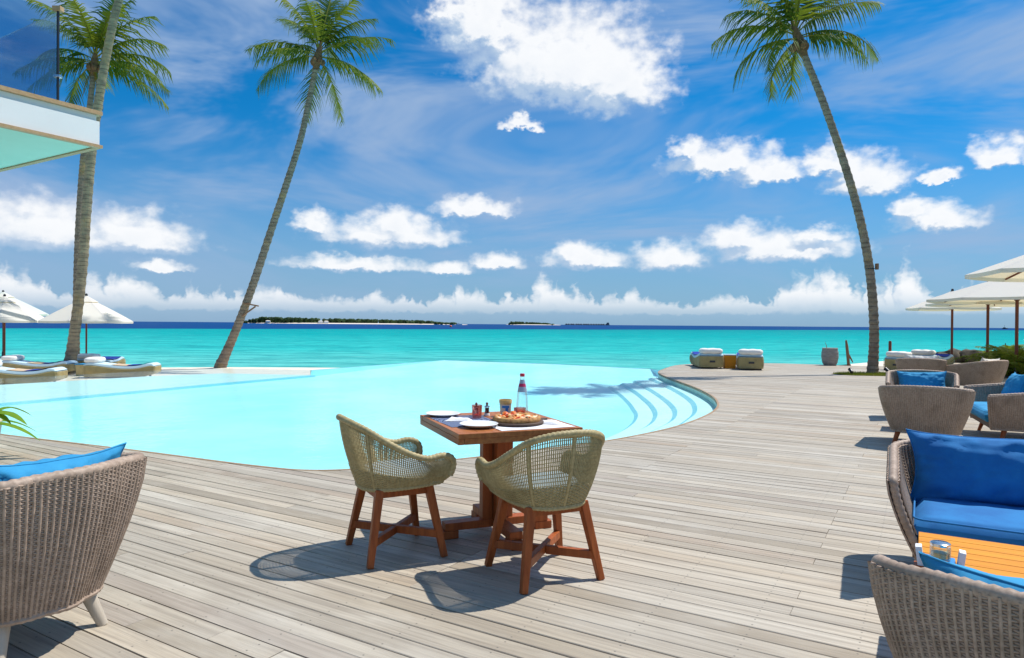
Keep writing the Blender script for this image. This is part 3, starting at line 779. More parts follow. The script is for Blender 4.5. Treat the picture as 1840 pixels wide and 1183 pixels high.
# ------------------------------------------------------------------ far islands, buoy, boats
def build_far():
    r = random.Random(11)
    def island(label, x0, x1, y, hmax, houses):
        L = x1 - x0
        isl = MB(); n = 40; vs = []
        for i in range(n + 1):
            u = i / n; w = math.sin(math.pi * u) ** 0.5; x = x0 - 12 + (L + 40) * u
            for yy, z in ((-60 * w, -0.9), (-40 * w, 1.4 * w), (40 * w, 1.6 * w), (60 * w, -0.9)): vs.append((x, y + yy, z))
        isl.add(vs, [(i * 4 + k, i * 4 + k + 4, i * 4 + k + 5, i * 4 + k + 1) for i in range(n) for k in range(3)])
        o = isl.build('island', M['sand'], kind='structure', smooth=180)
        t = MB()
        for i in range(int(L * 1.15)):
            u = r.random(); x = x0 + L * u; env = min(1, (u + 0.02) * 14) * (1 - 0.45 * u) * min(1, (1 - u) * 6 + 0.2)
            if abs(u - 0.36) < 0.022: env *= 0.35
            h = hmax * env * r.uniform(0.72, 1.12); yy = y + r.uniform(-34, 34)
            rad = r.uniform(2.6, 5.0); zc = max(h - rad * 0.7, 1.5)
            m = 7; vs = [(x, yy, zc + rad * 0.75)]; 
            for lv, (f, zz) in enumerate(((0.75, 0.45), (1.0, -0.05), (0.8, -0.7))):
                for k in range(m):
                    q = rad * f * r.uniform(0.75, 1.25); a = 2 * math.pi * (k + lv * 0.5) / m
                    vs.append((x + q * math.cos(a), yy + q * math.sin(a), zc + zz * rad + r.uniform(-.5, .5)))
            for k in range(m): vs.append((x + rad * 0.5 * math.cos(k), yy + rad * .5 * math.sin(k), 0.6))
            fs = [(0, 1 + k, 1 + (k + 1) % m) for k in range(m)]
            for lv in range(3):
                a = 1 + lv * m; fs += [(a + k, a + m + k, a + m + (k + 1) % m, a + (k + 1) % m) for k in range(m)]
            t.add(vs, fs)
        w = t.build('island_wood', M['far_tree'], kind='stuff')
        w['label'] = label; w['category'] = 'wood'
        return o
    # 1.5 km out and 2.6 km out
    island('dense green trees covering the long island left of centre', -578, -126, 1500, 13.5, 5)
    island('low green trees covering the small distant island near centre', -12, 158, 2600, 12.5, 1)
    names = ['white hut at the left gap in the island trees', 'white beach hut right of the tree gap on the island', 'small white hut at the left end of the island beach']
    for i, x in enumerate((-408, -396, -520)):
        h = thing('beach_hut', names[i], 'hut', (x, 1455, 1.2), 0.2, 'huts on the far island')
        m = MB(); m.box((0, 0, 1.6), (9, 5, 3.2)); m.build('wall', M['boat_white'], h)
        m = MB(); m.box((0, 0, 4.0), (10.4, 6.4, 1.6), taper=0.4); m.build('roof', M['cream'], h)
    j = thing('overwater_villas', 'low grey row of overwater villas on the horizon right of the islands', 'villas', (0, 3000, -0.6))
    for i in range(17):
        x = 238 + i * 11 + r.uniform(-1, 1)
        m = MB(); m.box((x, 0, 3.0), (8.5, 8, 4.5)); v = m.build('villa', M['villa'], j)
        m = MB(); m.box((x, 0, 6.3), (10, 9, 2.2), taper=0.3); m.build('roof', M['villa'], v)
    m = MB(); m.box((330, 5, 1.2), (205, 3, 0.8)); m.build('walkway', M['villa'], j)
    m = MB(); m.box((421, 0, 6.5), (14, 12, 12), taper=0.6); m.build('end_villa', M['villa'], j)
    b = MB(); b.lathe([(0.02, -0.5), (0.45, -0.4), (0.75, 0.1), (0.7, 0.55), (0.4, 0.95), (0.02, 1.08)], 14, (-38.6, 430, Z_SEA + 0.1))
    tag(b.build('buoy', M['buoy'], smooth=60), 'small orange buoy floating in the dark blue water', 'buoy')
    def boat(label, x, y, s, mast):
        t = thing('boat', label, 'boat', (x, y, Z_SEA), 0.1)
        m = MB(); pr = [(-6, .2, .3), (-6, 1.4, 1.6), (5, 1.5, 1.9), (8.5, .05, 2.3)]
        vs = []
        for xx, w, z in pr: vs += [(xx * s, -w * s, z * s), (xx * s, w * s, z * s), (xx * .9 * s, w * .6 * s, -.3), (xx * .9 * s, -w * .6 * s, -.3)]
        fs = [(4 * i + k, 4 * i + (k + 1) % 4, 4 * i + 4 + (k + 1) % 4, 4 * i + 4 + k) for i in range(3) for k in range(4)] + [(0, 1, 2, 3)[::-1], (12, 13, 14, 15)]
        m.add(vs, fs); m.build('hull', M['boat_white'] if not mast else M['steel'], t)
        m = MB(); m.box((-.5 * s, 0, 2.6 * s), (5.5 * s, 2.2 * s, 1.8 * s), taper=.8); m.build('cabin', M['boat_white'] if not mast else M['steel'], t)
        if mast:
            m = MB(); m.tube([(0, 0, 2 * s), (0, 0, 9 * s)], .2 * s, 6); m.build('mast', M['steel'], t)
    boat('tiny white boat at the right tip of the green island', -113, 1440, 1.0, False)
    boat('tiny dark boat on the right horizon behind the parasols', 1010, 1400, 0.9, True)
build_far()

# ------------------------------------------------------------------ palms
def frond_mesh(name, L, e0, droop, seed, leaf=0.62, n=44, mt=None, hang=0.55, wleaf=0.62):
    r = random.Random(seed); mb = MB()
    pts = []; p = Vector((0, 0, 0)); st = L / n; yaw = 0.0; sway = r.uniform(-0.25, 0.25)
    tans = []
    for i in range(n + 1):
        s = i / n; el = e0 - droop * s ** 1.35
        yaw = sway * s * s
        d = Vector((math.cos(el) * math.cos(yaw), math.cos(el) * math.sin(yaw), math.sin(el)))
        pts.append(p.copy()); tans.append(d); p = p + d * st
    vs = []; fs = []
    for i, (q, d) in enumerate(zip(pts, tans)):
        side = Vector((-math.sin(yaw), math.cos(yaw), 0)); up = side.cross(d) * -1
        w = 0.034 * (1 - i / n) + 0.005
        vs += [q + side * w, q - side * w, q - up * w * 0.9 if up.z > 0 else q + up * w * .9]
    for i in range(n):
        for k in range(3): fs.append((i * 3 + k, i * 3 + (k + 1) % 3, i * 3 + 3 + (k + 1) % 3, i * 3 + 3 + k))
    o = len(vs)
    down = Vector((0, 0, -1))
    for i in range(int(n * 0.13), n):
        s = i / n; l = leaf * (math.sin(math.pi * min(1, 0.16 + 0.80 * s)) ** 0.7) * r.uniform(0.62, 1.2)
        if s > 0.93: l *= 0.8
        d = tans[i]; side0 = Vector((-math.sin(sway * s * s), math.cos(sway * s * s), 0))
        for sg, k in ((1, 0), (-1, 1)):
            if r.random() < 0.09: continue
            hg = hang * r.uniform(0.6, 1.4)
            dr = (side0 * sg * 0.8 + d * (0.45 + 0.5 * s) + down * hg * 0.6).normalized()
            dr2 = (dr + down * hg * 0.9).normalized()
            a = Vector(vs[i * 3 + k]); b = Vector(vs[i * 3 + 3 + k]); mid = (a + b) / 2
            mm = mid + dr * l * 0.5; tip = mm + dr2 * l * 0.5
            hw = (b - a) * wleaf * 0.62
            bi = len(vs); vs += [mm - hw * 0.8, mm + hw * 0.8, tip]
            q = [i * 3 + k, i * 3 + 3 + k, bi + 1, bi]
            fs += [tuple(q), (bi, bi + 1, bi + 2)]
    mb.add(vs, fs)
    me = mb.mesh(name, mt or M['frond'])
    me.materials.append(M['rachis'])
    idx = [1 if i < n * 3 else 0 for i in range(len(me.polygons))]
    me.polygons.foreach_set('material_index', idx)
    return me

def palm(label, knots, r0, r1, fronds, seed, mt, leaf=0.62, dead=(), flare=1.5):
    base = Vector(knots[0])
    t = thing('palm_tree', label, 'palm tree', base, 0, 'tall coconut palms')
    f = catmull([(i / (len(knots) - 1), Vector(k) - base) for i, k in enumerate(knots)], 0)
    n = 170; pts = []; rad = []; r = random.Random(seed)
    for i in range(n + 1):
        u = i / n; pts.append(f(u)); g = r0 + (r1 - r0) * u + r0 * (flare - 1) * math.exp(-u * 26)
        rad.append(g * (1.0 + (0.085 if i % 3 == 0 else -0.01 * (i % 3)) + r.uniform(-.02, .02)))
    pts[0] = pts[0] - Vector((0, 0, 0.15))
    m = MB(); m.tube(pts, rad, 14); m.build('trunk', mt, t, smooth=25)
    top = f(1.0); axis = (f(1.0) - f(0.96)).normalized()
    m = MB(); k = 10
    m.tube([top - axis * .45, top - axis * .2, top, top + axis * .35, top + axis * .7], [r1 * 1.05, r1 * 1.5, r1 * 1.7, r1 * 1.1, .03], 10)
    m.build('fibre_crown', M['husk'], t, smooth=60)
    for i, (az, el, L, dr) in enumerate(fronds):
        me = frond_mesh('frond', L * 1.08, R(el), R(dr), seed * 100 + i, leaf * r.uniform(1.4, 1.8), n=40, hang=0.5 + 0.5 * max(0, math.cos(R(el))))
        o = link('frond', me, t); o.location = top + axis * (0.1 + 0.004 * max(el, 0)); o.rotation_euler = (R(r.uniform(-14, 14)), 0, R(az))
    for i, (az, el, L, dr) in enumerate(dead):
        me = frond_mesh('dry_frond', L, R(el), R(dr), seed * 100 + 60 + i, leaf * .5, mt=M['old_frond'], hang=1.0)
        o = link('dry_frond', me, t); o.location = top; o.rotation_euler = (0, 0, R(az))
        o['label'] = 'dry orange-brown frond hanging down'
    for i in range(5):
        a = i * 1.256 + seed; m = MB()
        m.lathe([(0.01, -.14), (.075, -.09), (.105, 0), (.08, .09), (.01, .14)], 9, top + Vector((math.cos(a) * r1 * 2.0, math.sin(a) * r1 * 2.0, -.12)))
        m.build('coconut', M['husk'], t, smooth=80)
    return t

CROWN_C = [(95,84,2.5,25),(60,78,2.7,35),(120,76,2.6,35),(20,58,2.6,55),(-15,66,2.4,45),(165,60,2.6,50),(195,66,2.4,40),(40,50,2.5,70),
           (0,30,2.8,48),(180,28,2.8,55),(215,10,2.6,75),(172,4,2.8,80),(-14,-14,3.0,38),(12,0,2.6,75),(70,-30,2.7,55),(110,-35,2.6,50),(-80,62,2.2,70),(90,35,2.6,60),(140,38,2.6,60)]
CROWN_R = [(170,76,2.6,30),(110,82,2.5,25),(40,70,2.5,35),(15,56,2.7,60),(-5,46,2.7,65),(180,26,2.7,75),(195,34,2.6,70),(165,4,2.4,90),(215,-10,2.4,70),(0,20,2.8,85),(-15,10,2.3,85),
           (75,-5,2.2,70),(110,-10,2.2,70),(140,58,2.6,40),(200,62,2.5,45),(270,66,2.2,50),(90,45,2.5,60)]
CROWN_R = [(a_, e_, l_ * .92, d_) for a_, e_, l_, d_ in CROWN_R]
CROWN_1 = [(a * 18.0, 70 - (a * 37) % 75, 2.7, 50) for a in range(20)]
CROWN_2 = [(90,85,2.7,25),(30,76,2.8,35),(150,74,2.8,35),(0,55,2.9,60),(180,56,2.8,60),(-5,38,2.9,70),(170,30,3.0,70),(185,12,2.9,55),(5,24,2.9,75),(-12,4,3.0,50),(10,-10,2.9,48),(200,-12,2.6,50),
           (230,-5,2.3,80),(160,-20,2.5,50),(-30,60,2.6,60),(215,62,2.6,60),(270,66,2.4,60),(80,45,2.7,60),(110,20,2.7,60),(45,15,2.8,65)]
palm('leaning grey palm rising from the sand at the left end of the pool', [(-11.50,26.9,-.40),(-10.85,26.9,1.14),(-10.2,26.9,2.9),(-9.45,26.9,5.2),(-8.91,26.9,6.85),(-8.37,26.9,8.6),(-8.0,26.9,10.3),(-7.72,26.9,11.75)], 0.165, 0.10, CROWN_C, 3, M['trunk'], 0.66)
palm('palm standing in the grass patch on the right, bending left', [(10.63,20.1,0),(10.66,20.1,1.35),(10.52,20.1,2.98),(10.20,20.1,4.6),(9.69,20.1,6.3),(9.10,20.1,7.95),(8.6,20.1,9.15),(8.38,20.1,9.72)], 0.135, 0.09, CROWN_R, 5, M['trunk'], 0.60, flare=1.25)
palm('thick pale palm trunk in front of the left loungers, its crown out of sight', [(-15.2,23.4,-.45),(-14.91,23.3,1.13),(-14.67,23.3,3.2),(-14.54,23.3,5.1),(-14.36,23.3,7.2),(-14.1,23.3,9.1),(-13.8,23.3,10.8),(-13.46,23.3,12.3),(-12.6,23.3,15.2),(-11.9,23.3,17.6)], 0.165, 0.11, CROWN_1, 7, M['trunk_warm'], 0.66, flare=1.4)
palm('palm with a full crown behind the balcony glass, a dry frond hanging', [(-17.38,27.2,-.42),(-17.36,27.2,1.76),(-17.32,27.2,4.2),(-17.2,27.2,6.6),(-17.05,27.2,8.4),(-16.83,27.2,10.1),(-16.68,27.2,11.55)], 0.13, 0.095, CROWN_2, 9, M['trunk'], 0.70, dead=[(-20,-72,1.9,10),(200,-65,1.4,20)], flare=1.3)

# climbing step nailed to the leaning palm, and a little junction box on the right palm
b = thing('tree_bracket', 'small wooden shelf bracket fixed to the leaning palm trunk', 'bracket', (-10.42, 26.75, 2.0))
m = MB(); m.bar((-.1, 0, 0.13), (.48, 0, 0.02), .10, .05); m.build('arm', M['driftwood'], b)
m = MB(); m.bar((-.16, 0, -.38), (.36, 0, 0.0), .06, .05); m.build('brace', M['driftwood'], b)
b = thing('junction_box', 'small dark box strapped to the right palm trunk', 'box', (10.70, 20.0, 3.15))
m = MB(); m.box((-.03, 0, 0), (.07, .10, .18)); m.build('casing', M['driftwood'], b, bevel=.01)
m = MB(); m.lathe([(.128, -.015), (.132, -.015), (.132, .015), (.128, .015)], 18, (-.19, .1, -.06)); m.build('strap', M['steel'], b)

# ------------------------------------------------------------------ wicker seats
def tube_path(mb, pts, r, n=4, flat=None): mb.tube(pts, r, n, flat=flat)

def weave(mb, S, nst, nrow, rs, rw, amp, v0=0.0, v1=1.0, us=None, sides=3, lift=0.0, jit=0.0):
    """upright stakes with strands woven over and under them on the surface S(u, v)"""
    us = us or [i / (nst - 1) for i in range(nst)]
    eps = 1e-3
    def nrm(u, v):
        a = S(min(u + eps, 1), v) - S(max(u - eps, 0), v); b = S(u, min(v + eps, 1)) - S(u, max(v - eps, 0))
        n = a.cross(b)
        return n.normalized() if n.length > 1e-12 else Vector((0, 0, 1))
    for u in us:
        vs = [v0 + (v1 - v0) * k / 6 for k in range(7)]
        mb.tube([S(min(1, max(0, u + jit * .8 * noise.noise(Vector((u * 90, v * 3, 7))))), v) + nrm(u, v) * (lift + jit * noise.noise(Vector((u * 70, v * 4, 0)))) for v in vs], rs * (1 + 60 * jit * noise.noise(Vector((u * 123, 0, 3)))), 5, cap=False)
    for j in range(nrow):
        v = v0 + (v1 - v0) * (j + 0.5) / nrow; pts = []
        for i, u in enumerate(us):
            pts.append(S(u, min(1, max(0, v + jit * 1.5 * noise.noise(Vector((u * 25, j * 1.7, 4)))))) + nrm(u, v) * (amp if (i + j) % 2 else -amp))
            if i < len(us) - 1:
                pts.append(S((u + us[i + 1]) / 2, v))
        mb.tube(pts, rw, sides, cap=False)

def wrapped_rim(mb, pts, r, wrap=0.035, n=9):
    """thick rolled rim wound with fibre: a tube with small ridges"""
    L = [0.0]
    for a, b in zip(pts, pts[1:]): L.append(L[-1] + (Vector(b) - Vector(a)).length)
    tot = L[-1]; k = max(8, int(tot / (wrap / 3))); out = []; rad = []
    for i in range(k + 1):
        s = tot * i / k; j = 0
        while j < len(L) - 2 and s > L[j + 1]: j += 1
        t = (s - L[j]) / max(1e-9, L[j + 1] - L[j]); out.append(Vector(pts[j]).lerp(Vector(pts[j + 1]), t))
        rad.append(r * (1.08, 1.0, 0.90)[i % 3])
    mb.tube(out, rad, n)

PUFF_EDGE = []
def puff(w, h, t, seed=0, wr=0.016, nx=44, ny=30, pinch=0.9):
    """a soft pillow standing in the XZ plane, thickness along Y"""
    mb = MB()
    def side(sg):
        def f(u, v):
            x = 2 * u - 1; z = 2 * v - 1
            th = max(0.0, (1 - abs(x) ** 2.6)) ** 0.55 * max(0.0, (1 - abs(z) ** 2.6)) ** 0.55
            kx = 1 - 0.10 * (1 - abs(z) ** 2) * abs(x) ** 3; kz = 1 - 0.15 * (1 - abs(x) ** 3) * abs(z) ** 3 + .02 * noise.noise(Vector((x * 3 + seed, 1, 0)))
            p = Vector((x * w / 2 * kx, sg * t / 2 * th, z * h / 2 * kz))
            q = noise.noise(Vector((x * 2.2 + seed, z * 2.2, sg * 3.0))) + .6 * noise.noise(Vector((x * 6 + seed, z * 5, sg)))
            ridge = abs(noise.noise(Vector((x * 3.5 + z * 2 + seed, z * 1.3, 5.0)))) 
            p.y += sg * wr * (q - 1.4 * max(0, .18 - ridge) * 6 * .5) * min(1, th * 2)
            # folds running in from the corners and the long seams
            edge = max(abs(x), abs(z)); ang = math.atan2(z, x)
            p.y += sg * .010 * math.sin(ang * 19 + seed + 2 * noise.noise(Vector((x * 2, z * 2, seed)))) * max(0, edge - .45) * min(1, th * 2.5)
            return p
        return f
    mb.sheet(side(1), nx, ny); mb.sheet(side(-1), nx, ny)
    f = side(1); k = 24
    PUFF_EDGE.append([f(i / k, 0) for i in range(k)] + [f(1, i / k) for i in range(k)] + [f(1 - i / k, 1) for i in range(k)] + [f(0, 1 - i / k) for i in range(k)])
    return mb

def slab_cushion(w, d, h, seed=0, r=0.05):
    """box seat cushion with soft rounded edges and a slight crown, base on z=0"""
    mb = MB(); nx, ny = 24, 18
    def prof(x, y, top):
        ex = max(0, abs(x) - (w / 2 - r)); ey = max(0, abs(y) - (d / 2 - r))
        e = min(1.0, math.hypot(ex, ey) / r); k = math.sqrt(max(0, 1 - e * e))
        crown = 0.018 * (1 - (2 * x / w) ** 2) * (1 - (2 * y / d) ** 2) + 0.006 * noise.noise(Vector((x * 6 + seed, y * 6, 0)))
        return (h - r) + r * k + crown if top else r - r * k
    def rx(i, n, s):
        t = 2 * i - 1
        return s / 2 * (abs(t) ** 0.75) * (1 if t > 0 else -1)
    for top in (True, False):
        mb.sheet(lambda u, v: Vector((rx(u, nx, w), rx(v, ny, d), prof(rx(u, nx, w), rx(v, ny, d), top))), nx, ny)
    ring = [(-w/2, -d/2), (w/2, -d/2), (w/2, d/2), (-w/2, d/2)]
    pts = []
    for i in range(4):
        a, b = Vector(ring[i]), Vector(ring[(i + 1) % 4])
        pts += [a.lerp(b, k / 6) for k in range(6)]
    n = len(pts)
    mb.add([(p.x, p.y, r) for p in pts] + [(p.x, p.y, h - r) for p in pts], [(i, (i + 1) % n, n + (i + 1) % n, n + i) for i in range(n)])
    return mb

CACHE = {}
def cached(key, fn):
    if key not in CACHE: CACHE[key] = fn()
    return CACHE[key]

# --- lounge armchair / sofa: a woven tub on short splayed legs (front is +Y)
def lounge_surface(W, D, zb=0.17, zback=0.70, zarm=0.58, inset=0.0):
    def plan(u, w, d, r, bulge):
        """u 0..1 round the U from front left over the back to front right"""
        s = abs(2 * u - 1)                          # 0 at the back centre, 1 at the front
        sg = -1 if u < 0.5 else 1
        kb = (w - r) / (w + d + 0.57 * r - r); kc = kb + 1.571 * r / (w + d + 0.57 * r - r)
        if s < kb:
            x = (w - r) * s / kb; y = -d / 2 - bulge * math.cos(math.pi / 2 * s / kb)
        elif s < kc:
            a = (s - kb) / (kc - kb) * math.pi / 2; x = w - r + r * math.sin(a); y = -d / 2 + r - r * math.cos(a)
        else:
            q = (s - kc) / (1 - kc); x = w - 0.02 * q; y = -d / 2 + r + (d - r) * q
        return Vector((sg * x, y, 0))
    def S(u, v):
        s = abs(2 * u - 1)
        top = plan(u, W / 2 - inset, D - inset * 1.2, 0.17 - inset * .5, 0.05)
        bot = plan(u, W / 2 - 0.135 - inset, D - 0.16 - inset, 0.16 - inset * .5, 0.03); bot.y += 0.02
        k = max(0.0, min(1.0, (s - 0.42) / 0.58)); zr = zback + (zarm - zback) * k - 0.03 * min(1, s / .42) ** 2
        f = 1 - (1 - v) ** 1.45
        p = bot.lerp(top, f); p.z = zb + 0.03 * 0 + (zr - zb) * v
        return p
    return S

def lounge_seat(name, label, cat, loc, rz, W=0.95, D=0.84, scale=1.0, zarm=0.58, legs='red_wood', cushion='blue', pillow='blue', pw=0.62, ph=0.40, pshift=0.0, group=None, ptilt=18, lift=0.0, seat=True, sfwd=0.0, pfwd=0.0):
    t = thing(name, label, cat, loc, rz, group)
    t.scale = (scale,) * 3
    key = (round(W, 2), round(D, 2), zarm)
    S = lounge_surface(W, D, zarm=zarm); SI = lounge_surface(W, D, zarm=zarm, inset=0.05)
    def woven():
        m = MB(); per = 2 * D + W
        n = int(per / 0.0225); weave(m, S, n, 66, 0.0056, 0.0050, 0.0032, lift=0.0036, sides=4, jit=0.0022); return m.mesh('woven_shell', M['taupe_wicker'], 180)
    link('woven_shell', cached(('w',) + key, woven), t, 'stuff')
    def inner():
        m = MB(); per = 2 * D + W - .3
        weave(m, SI, int(per / 0.030), 38, 0.006, 0.0058, 0.0038, 0.3, 1.0, lift=-0.004, sides=4); return m.mesh('inner_weave', M['taupe_wicker'], 180)
    link('inner_weave', cached(('i',) + key, inner), t, 'stuff')
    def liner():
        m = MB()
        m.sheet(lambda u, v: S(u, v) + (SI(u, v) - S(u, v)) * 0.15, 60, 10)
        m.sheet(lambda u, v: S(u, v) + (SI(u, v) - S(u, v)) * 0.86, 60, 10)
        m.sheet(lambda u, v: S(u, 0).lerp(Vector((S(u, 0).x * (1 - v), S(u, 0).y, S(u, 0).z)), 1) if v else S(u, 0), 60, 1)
        return m.mesh('light_block_sheet', M['taupe_liner'], 60)
    link('light_block_sheet', cached(('l',) + key, liner), t)  # added dark sheets behind the weave, keep light from passing through
    def rim():
        m = MB()
        c = lambda u, v: (S(u, v) + SI(u, v)) / 2
        top = [c(i / 70, 1.0) for i in range(71)]
        lft = [c(0, k / 8) for k in range(9)]; rgt = [c(1, 1 - k / 8) for k in range(9)]
        wrapped_rim(m, lft[:-1] + top + rgt[1:], 0.0225, 0.034, 10); return m.mesh('braided_rim', M['taupe_wicker'], 40)
    link('braided_rim', cached(('r',) + key, rim), t)
    def band():
        m = MB(); wrapped_rim(m, [S(i / 70, 0.0) for i in range(71)], 0.0135, 0.03, 8); return m.mesh('base_band', M['taupe_wicker'], 40)
    link('base_band', cached(('bb',) + key, band), t)
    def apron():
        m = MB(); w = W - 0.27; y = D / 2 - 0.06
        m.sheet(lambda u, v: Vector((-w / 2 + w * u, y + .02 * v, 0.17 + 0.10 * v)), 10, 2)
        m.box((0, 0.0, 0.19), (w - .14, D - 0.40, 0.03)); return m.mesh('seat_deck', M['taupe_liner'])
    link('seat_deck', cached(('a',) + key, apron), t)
    def leg():
        m = MB(); m.tube([(0, 0, 0.19), (0.055, 0.055, 0.0)], [0.031, 0.02], 12); return m.mesh('leg', M[legs], 40)
    lm = cached(('leg', legs), leg)
    for sx, sy in ((1, 1), (-1, 1), (-1, -1), (1, -1)):
        o = link('leg', lm, t); o.location = (sx * (W / 2 - 0.215), sy * (D / 2 - 0.21), 0); o.scale = (sx, sy, 1)
    if seat:
        w = W - 0.28; d = D - 0.20
        o = link('seat_cushion', cached(('c', cushion) + key, lambda: slab_cushion(w, d, 0.14, 3).mesh('seat_cushion', M[cushion], 60)), t)
        o.location = (0, 0.04 + sfwd, 0.245)
        def pipe():
            m = MB(); r_ = .05; pts = []
            for cx, cy, a0 in ((1, 1, 0), (-1, 1, 90), (-1, -1, 180), (1, -1, 270)):
                pts += [(cx * (w / 2 - r_) + r_ * math.cos(R(a0 + q * 18)), cy * (d / 2 - r_) + r_ * math.sin(R(a0 + q * 18)), .128) for q in range(6)]
            m.tube(pts, .0055, 6, closed=True); return m.mesh('piping', M[cushion], 180)
        link('piping', cached(('pp', cushion) + key, pipe), o)
    if pillow:
        o = link('pillow', puff(pw, ph, 0.19, seed=abs(hash_(label)) % 17).mesh('pillow', M[pillow], 180), t)
        m = MB(); m.tube(PUFF_EDGE[-1], .0045, 6, closed=True); m.build('piping', M[pillow], o, smooth=180)
        o.location = (pshift, -D / 2 + 0.21 + pfwd, 0.385 + ph / 2 * .95 - 0.03 + lift); o.rotation_euler = (R(ptilt), R(2.0), 0)
    return t

def hash_(s): return sum((i + 1) * ord(c) for i, c in enumerate(s))

ALONG = BOARD_ANG                                   # most furniture stands square to the boards
FACE_AWAY = ALONG                                   # local +Y points along BOARD_ACR
lounge_seat('wicker_armchair', 'large taupe wicker armchair with bleached legs in the left foreground', 'armchair', (-2.20, 2.98, 0), R(70), W=0.74, scale=1.09, legs='white_wood', cushion='sky_blue', pillow='sky_blue', pw=.60, ph=.42, pshift=.0, lift=.0)
lounge_seat('wicker_armchair', 'taupe wicker armchair in the bottom right corner, seen from behind', 'armchair', (1.62, 1.94, 0), R(-46), D=0.76, zarm=0.44, cushion='sky_blue', pillow='sky_blue', pw=.70, ph=.36, lift=.0)
lounge_seat('wicker_sofa', 'wicker sofa with big royal blue cushions beyond the orange table', 'sofa', (2.94, 3.52, 0), FACE_AWAY + math.pi, W=1.75, D=0.86, zarm=0.60, cushion='blue', pillow='blue', pw=.98, ph=.44, pshift=.29)
lounge_seat('wicker_armchair', 'taupe wicker armchair behind the sofa, its tall back to the camera', 'armchair', (4.9, 8.08, 0), FACE_AWAY, cushion='sky_blue', pillow=None, group='armchairs in the right seating groups')
lounge_seat('wicker_armchair', 'wicker armchair holding a wide sky blue pillow, facing the camera', 'armchair', (6.16, 10.25, 0), FACE_AWAY + math.pi, cushion='sky_blue', pillow='sky_blue', pw=.66, ph=.34, lift=.03, group='armchairs in the right seating groups')
lounge_seat('wicker_loveseat', 'wicker loveseat at the right edge with sky blue seat and pillow', 'sofa', (6.32, 8.55, 0), FACE_AWAY + R(97), W=1.5, D=0.86, zarm=0.60, cushion='sky_blue', pillow='sky_blue', pw=.6, ph=.42, pshift=.32, pfwd=.16, lift=.05, sfwd=.07)
lounge_seat('wicker_armchair', 'wicker armchair seen from the side in front of the green shrubs', 'armchair', (9.82, 14.4, 0), FACE_AWAY + R(56), cushion='white_cloth', pillow='white_cloth', pw=.6, ph=.42, group='armchairs in the right seating groups')
lounge_seat('wicker_armchair', 'wicker armchair with a white towel over its back, near the right palm', 'armchair', (8.99, 15.0, 0), FACE_AWAY, cushion='white_cloth', pillow='white_cloth', pw=.66, ph=.40, lift=.05, group='armchairs in the right seating groups')

# --- dining chair: open olive wicker tub on a hardwood frame (front is +Y)
RIM = catmull([(0, (0, -.365, .825)), (.14, (.13, -.345, .815)), (.28, (.245, -.265, .775)), (.42, (.305, -.14, .70)), (.55, (.33, -.01, .635)), (.67, (.338, .10, .605)),
               (.78, (.335, .19, .615)), (.86, (.325, .25, .605)), (.92, (.318, .282, .575)), (.97, (.305, .284, .53)), (1.0, (.292, .272, .49))], 0)
FOOT = catmull([(0, (0, -.245, .375)), (.14, (.09, -.235, .375)), (.28, (.165, -.19, .377)), (.42, (.21, -.11, .38)), (.55, (.235, -.02, .385)), (.67, (.245, .06, .39)),
                (.78, (.25, .13, .395)), (.86, (.252, .18, .40)), (.92, (.252, .21, .402)), (.97, (.252, .225, .405)), (1.0, (.25, .235, .41))], 0)
def tub(u, v):
    w = 2 * u - 1; s = abs(w); sg = 1 if w >= 0 else -1
    a = FOOT(s); b = RIM(s); f = 1 - (1 - v) ** 1.9
    p = Vector((a.x + (b.x - a.x) * f, a.y + (b.y - a.y) * (0.35 * v + 0.65 * f), a.z + .042 + (b.z - a.z - .042) * v)); p.x *= sg * .90; p.y = p.y * .91 + .0
    return p

